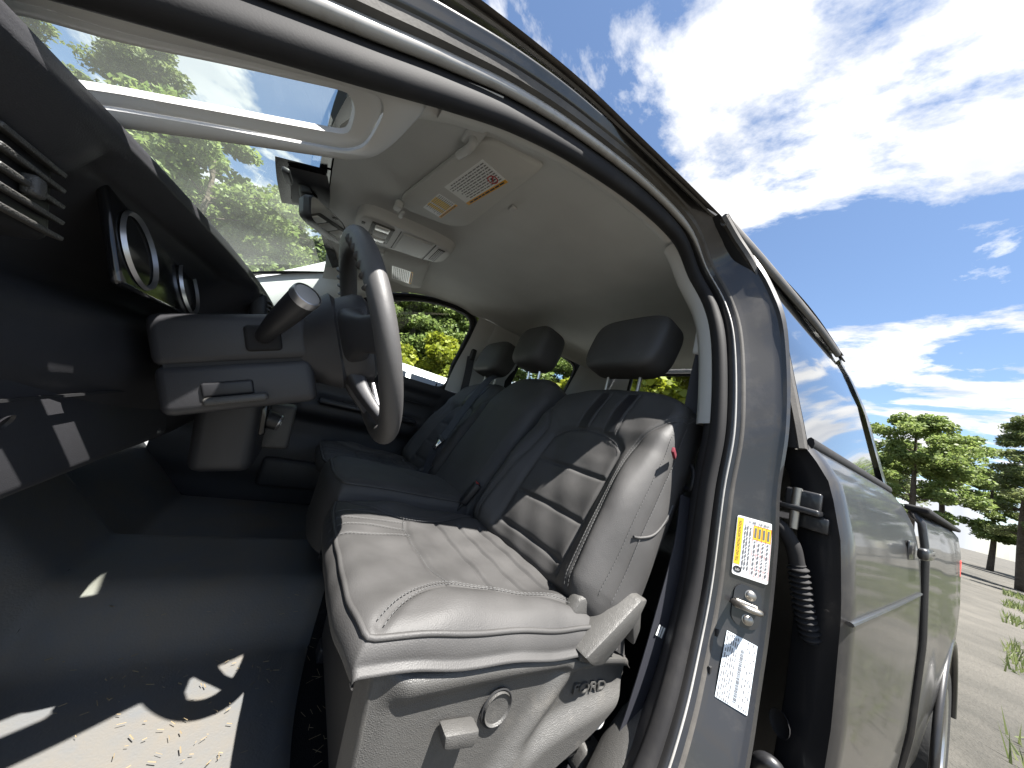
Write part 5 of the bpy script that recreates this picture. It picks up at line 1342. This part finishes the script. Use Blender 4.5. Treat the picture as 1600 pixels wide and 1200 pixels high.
def tree_meshes(seed, H, CR_, kind):
    """trunk mesh and crown mesh of one tree, base at the origin"""
    r = np.random.default_rng(seed); parts_ = []
    base = .28 if kind != 'pine' else .30
    tp = cr_pts([(0, 0, 0), (r.uniform(-.15, .15), r.uniform(-.15, .15), H * .35), (r.uniform(-.3, .3), r.uniform(-.3, .3), H * .7), (r.uniform(-.3, .3), r.uniform(-.3, .3), H * .97)], 24)
    parts_.append(tube_geo(tp, np.linspace(.022 * H, .004 * H, 24), 10))
    tips = []
    nl = 46 if kind == 'pine' else 40
    for k in range(nl):
        f = r.uniform(base, .97); p = np.array([np.interp(f, np.linspace(0, 1, 24), tp[:, j]) for j in range(3)])
        if kind == 'pine': reach = CR_ * (1.02 - f) ** .75 * r.uniform(.65, 1.1) + .25
        elif kind == 'shrub': reach = CR_ * math.sqrt(max(.05, 1 - ((f - .5) / .52) ** 2)) * r.uniform(.55, 1.0)
        else: reach = CR_ * math.sqrt(max(.08, 1 - ((f - .60) / .42) ** 2)) * r.uniform(.55, 1.08)
        a = r.uniform(0, 2 * math.pi); up = r.uniform(-.05, .45) if kind != 'pine' else r.uniform(-.15, .15)
        e = p + np.array([math.cos(a) * reach, math.sin(a) * reach, up * reach])
        mid_ = (p + e) / 2 + np.array([0, 0, .08 * reach])
        bp = cr_pts([p, mid_, e], 8); parts_.append(tube_geo(bp, np.linspace(.007 * H * (1.1 - f), .002 * H * .5, 8), 5))
        for q in range(5):
            s = r.uniform(.35, 1.0); tips.append((bp[min(7, int(s * 7))], reach))
    V = []; F = []
    for v, f in parts_:
        o = len(V); V += list(v); F += [tuple(o + i for i in q) for q in f]
    tm = bpy.data.meshes.new('trunk'); tm.from_pydata([tuple(v) for v in V], [], F); tm.shade_smooth()
    # leaves: rhombs in clumps round the twig tips
    C = []; 
    for p, reach in tips:
        n = 100; rad = (.30 + .10 * reach) if kind != 'shrub' else .26 + .08 * reach
        d = r.normal(size=(n, 3)); d /= np.linalg.norm(d, axis=1)[:, None]; d *= (r.uniform(.15, 1, (n, 1)) ** .5) * rad * np.array([1, 1, .62]); C.append(p + d)
    C = np.vstack(C); n = len(C); sz = (.092 if kind == 'oak' else .072) * r.uniform(.6, 1.35, n) * (1.0 if kind != 'shrub' else .95)
    a = r.normal(size=(n, 3)); a[:, 2] *= .6; a /= np.linalg.norm(a, axis=1)[:, None]
    b = r.normal(size=(n, 3)); b -= a * np.sum(a * b, 1)[:, None]; b /= np.linalg.norm(b, axis=1)[:, None]
    asp = .42 if kind == 'pine' else .62
    Q = np.stack([C - a * sz[:, None], C - b * (sz * asp)[:, None], C + a * sz[:, None], C + b * (sz * asp)[:, None]], 1).reshape(-1, 3)
    cm_ = bpy.data.meshes.new('crown'); cm_.vertices.add(4 * n); cm_.vertices.foreach_set('co', Q.ravel()); cm_.loops.add(4 * n); cm_.loops.foreach_set('vertex_index', np.arange(4 * n, dtype=np.int32))
    cm_.polygons.add(n); cm_.polygons.foreach_set('loop_start', np.arange(0, 4 * n, 4, dtype=np.int32)); cm_.update(); cm_.validate()
    return tm, cm_
PROTO = {'oak': (tree_meshes(3, 8.5, 3.0, 'oak'), 'leaf_a', 8.5), 'oak2': (tree_meshes(11, 8.0, 2.7, 'oak'), 'leaf_a', 8.0), 'pine': (tree_meshes(5, 9.5, 2.5, 'pine'), 'leaf_c', 9.5), 'bush': (tree_meshes(21, 5.2, 2.1, 'shrub'), 'leaf_a', 5.2), 'shrub': (tree_meshes(8, 3.2, 1.15, 'shrub'), 'leaf_b', 3.2)}
def tree(kind, az, dist, top_el, label, name):
    """stand a tree at compass angle az (degrees from the passenger side), so high that its top is seen at top_el from the cab"""
    (tm, cm_), lm, H0 = PROTO[kind]; x = CAM_POS[0] + dist * math.cos(R(az)); y = CAM_POS[1] + dist * math.sin(R(az))
    H = dist * math.tan(R(top_el)) + CAM_POS[2] + .65; s = H / H0
    e = empty(name, (x, y, -.65), label, 'tree' if kind != 'shrub' else 'shrub', 'trees around the truck' if kind != 'shrub' else 'shrubs below the trees')
    for nm, me, mt_ in (('trunk', tm, 'bark'), ('crown', cm_, lm)):
        o = bpy.data.objects.new(nm, me); col.objects.link(o); o.parent = e
        if not me.materials: me.materials.append(MT[mt_])
    e.scale = (s, s, s); e.rotation_euler.z = az * .7 + dist
    return e
TREES = [('pine', 24, 13, 31, 'tall pine at the left of the windshield view', 'pine_tree'), ('oak', 17.5, 11, 26, 'leafy tree filling the left half of the windshield', 'leafy_tree'),
         ('pine', 10.0, 14, 26.0, 'pine with thin top seen beside the sensor housing', 'pine_tree'), ('oak2', 13.5, 12, 19, 'low leafy tree in the middle of the windshield', 'leafy_tree'),
         ('oak', 5.5, 12, 20, 'broad leafy tree behind the rear-view mirror', 'leafy_tree'), ('oak2', -1.5, 12, 24, 'leafy tree behind the steering wheel rim', 'leafy_tree'),
         ('oak', -9, 12, 27, 'leafy tree at the front of the passenger window', 'leafy_tree'), ('oak2', -18, 11, 28, 'leafy tree at the rear of the passenger window', 'leafy_tree'),
         ('oak', -29, 13, 26, 'leafy tree beyond the passenger headrest', 'leafy_tree'), ('oak2', -41, 13, 16, 'leafy tree seen through the rear passenger window', 'leafy_tree'),
         ('oak', -52, 11, 24, 'leafy tree at the middle of the back window', 'leafy_tree'), ('shrub', -60, 7.5, 25, 'sunlit yellow green tree through the back window by the belt', 'leafy_tree'),
         ('pine', 33, 14, 28, 'pine ahead of the truck on the far left', 'pine_tree'), ('oak2', 29, 11, 18, 'leafy tree low behind the dashboard on the far left', 'leafy_tree'),
         ('oak', -84.5, 26, 13, 'distant leafy tree behind the truck bed', 'leafy_tree'), ('pine', -91, 30, 14, 'distant pine behind the truck', 'pine_tree'), ('oak2', -97, 27, 11, 'distant leafy tree at the far right', 'leafy_tree')]
TREES += [('oak2', -4, 17, 27, 'tall leafy tree standing behind the first row, above the wheel rim', 'leafy_tree'), ('oak', -14, 16, 27, 'tall leafy tree standing behind the first row at the passenger window', 'leafy_tree'),
          ('oak2', -23, 16, 24, 'tall leafy tree behind the passenger pillar', 'leafy_tree'), ('oak', 20.5, 17, 23, 'second row leafy tree at the left of the windshield', 'leafy_tree'), ('oak2', 8, 18, 18, 'second row leafy tree behind the rear-view mirror', 'leafy_tree'),
          ('oak2', -46, 18, 17, 'second row leafy tree behind the back window', 'leafy_tree'), ('oak', -60, 17, 19, 'second row leafy tree behind the sunlit one in the back window', 'leafy_tree')]
for k, (az, d, el, lab) in enumerate([(-2, 10, 15, 'bushy tree leafed to the ground behind the wheel rim'), (-8, 10.5, 17, 'bushy tree leafed to the ground at the front of the passenger window'), (-14.5, 10, 18, 'bushy tree leafed to the ground in the middle of the passenger window'),
        (-21, 10.5, 18, 'bushy tree leafed to the ground at the passenger pillar'), (4, 11, 15, 'bushy tree leafed to the ground below the rear-view mirror'), (11, 11, 16, 'bushy tree leafed to the ground in the lower middle of the windshield'), (-55, 10, 17, 'bushy tree leafed to the ground in the back window')]):
    TREES.append(('bush', az, d, el, lab, 'bushy_tree'))
for k in range(10):
    TREES.append((('oak', 'oak2', 'pine')[k % 3], -77 - 3.1 * k, 44 + (k * 7) % 11, 8.5 + (k * 5) % 4, 'distant tree in the row behind the truck, %s from its left end' % ('first', 'second', 'third', 'fourth', 'fifth', 'sixth', 'seventh', 'eighth', 'ninth', 'tenth')[k], 'distant_tree'))
for a in TREES: tree(*a)
for k, (az, d, el, lab) in enumerate([(-9.8, 8.2, 9.5, 'small yellow green shrub low in the passenger window beside the wheel rim'), (-18.3, 8.6, 12.5, 'taller yellow green shrub at the rear of the passenger window'), (-44, 9.0, 12.0, 'yellow green shrub seen past the middle headrest'),
                                     (-14, 9.5, 7.5, 'low green shrub between the two bright shrubs')]): tree('shrub', az, d, el, lab, 'shrub')

# rough grass beside the truck
n = 26000; px_ = rng.uniform(-7, -.75, n); py_ = rng.uniform(-26, -2.2, n); keep = (np.sin(px_ * 2.1 + np.cos(py_ * .9) * 1.5) + np.sin(py_ * 1.3) > -.35); px_, py_ = px_[keep], py_[keep]; n = len(px_)
hh = rng.uniform(.05, .20, n); an = rng.uniform(0, 2 * math.pi, n); lx, ly = rng.normal(0, .05, n), rng.normal(0, .05, n); wq = .006 + .0006 * np.abs(py_)
Q = np.stack([np.stack([px_ - np.cos(an) * wq, py_ - np.sin(an) * wq, np.full(n, -.66)], 1), np.stack([px_ + np.cos(an) * wq, py_ + np.sin(an) * wq, np.full(n, -.66)], 1), np.stack([px_ + lx, py_ + ly, -.65 + hh], 1)], 1).reshape(-1, 3)
gm = bpy.data.meshes.new('grass'); gm.from_pydata(Q.tolist(), [], [(3 * i, 3 * i + 1, 3 * i + 2) for i in range(n)]); gm.materials.append(MT['leaf_c'])
go = bpy.data.objects.new('grass', gm); col.objects.link(go); tag(go, 'rough grass growing on the gravel beside the truck', 'grass', kind='stuff')

# white parked car beyond the passenger door
car = empty('parked_car', (4.3, -.4, -.65), 'white parked car just visible over the passenger door sill', 'car')
def car_sec(y):
    """half section points (x offset, z) of body + cabin at length y from -2.2 to 2.3"""
    top = np.interp(y, [-2.2, -2.0, -1.5, -.9, .3, 1.0, 1.25, 2.0, 2.25], [.70, .98, 1.25, 1.60, 1.62, 1.30, 1.02, .92, .60])
    sh_ = np.interp(y, [-2.2, -1.9, 1.1, 2.0, 2.25], [.68, .95, .98, .88, .58]); wd = np.interp(y, [-2.2, -1.9, 1.6, 2.25], [.70, .90, .90, .68])
    sh_ = min(sh_, top)
    return [(wd * .92, .22), (wd, .45), (wd, .72), (wd * .97, sh_), (wd * .97 - (top - sh_) * .42, top - .05), (wd * .97 - (top - sh_) * .42 - .10, top), (0, top + .02)]
ycs = np.linspace(-2.2, 2.25, 50); V = []
for y in ycs:
    s_ = car_sec(y); full = [(-a, b) for a, b in s_] + [(a, b) for a, b in s_[::-1][1:]]
    for a, b in full: V.append((4.3 + a, -.4 + y, -.65 + b * 1.11))
meshobj('body', V, grid_faces(50, 13), 'carpaint', car, auto=40)
for sx in (-1, 1):
    for y0, y1 in ((-1.05, -.15), (-.08, .75)):
        V = []
        for y in np.linspace(y0, y1, 8):
            s_ = car_sec(y); p, q = s_[3], s_[4]
            for f in (.10, .5, .92): V.append((4.3 + sx * (p[0] + (q[0] - p[0]) * f + .006), -.4 + y, -.65 + 1.11 * (p[1] + (q[1] - p[1]) * f)))
        meshobj('window', V, grid_faces(8, 3), 'dark_glass', car)
    for y in (-1.35, 1.35):
        w1 = lathe('wheel', [(0, .10), (.15, .09), (.2, .10)], 'silver', car, place((4.3 + sx * .80, -.4 + y, -.32), basis((0, sx, 0), (0, 0, 1))), seg=28)
        lathe('tyre', [(.2, .10), (.31, .11), (.33, .05), (.33, -.1), (.2, -.1)], 'tyre', w1, place((4.3 + sx * .80, -.4 + y, -.32), basis((0, sx, 0), (0, 0, 1))), seg=32)
    rbox('headlight', (4.3 + sx * .62, 1.82, .02), (.24, .10, .10), 'lens', car, .02)
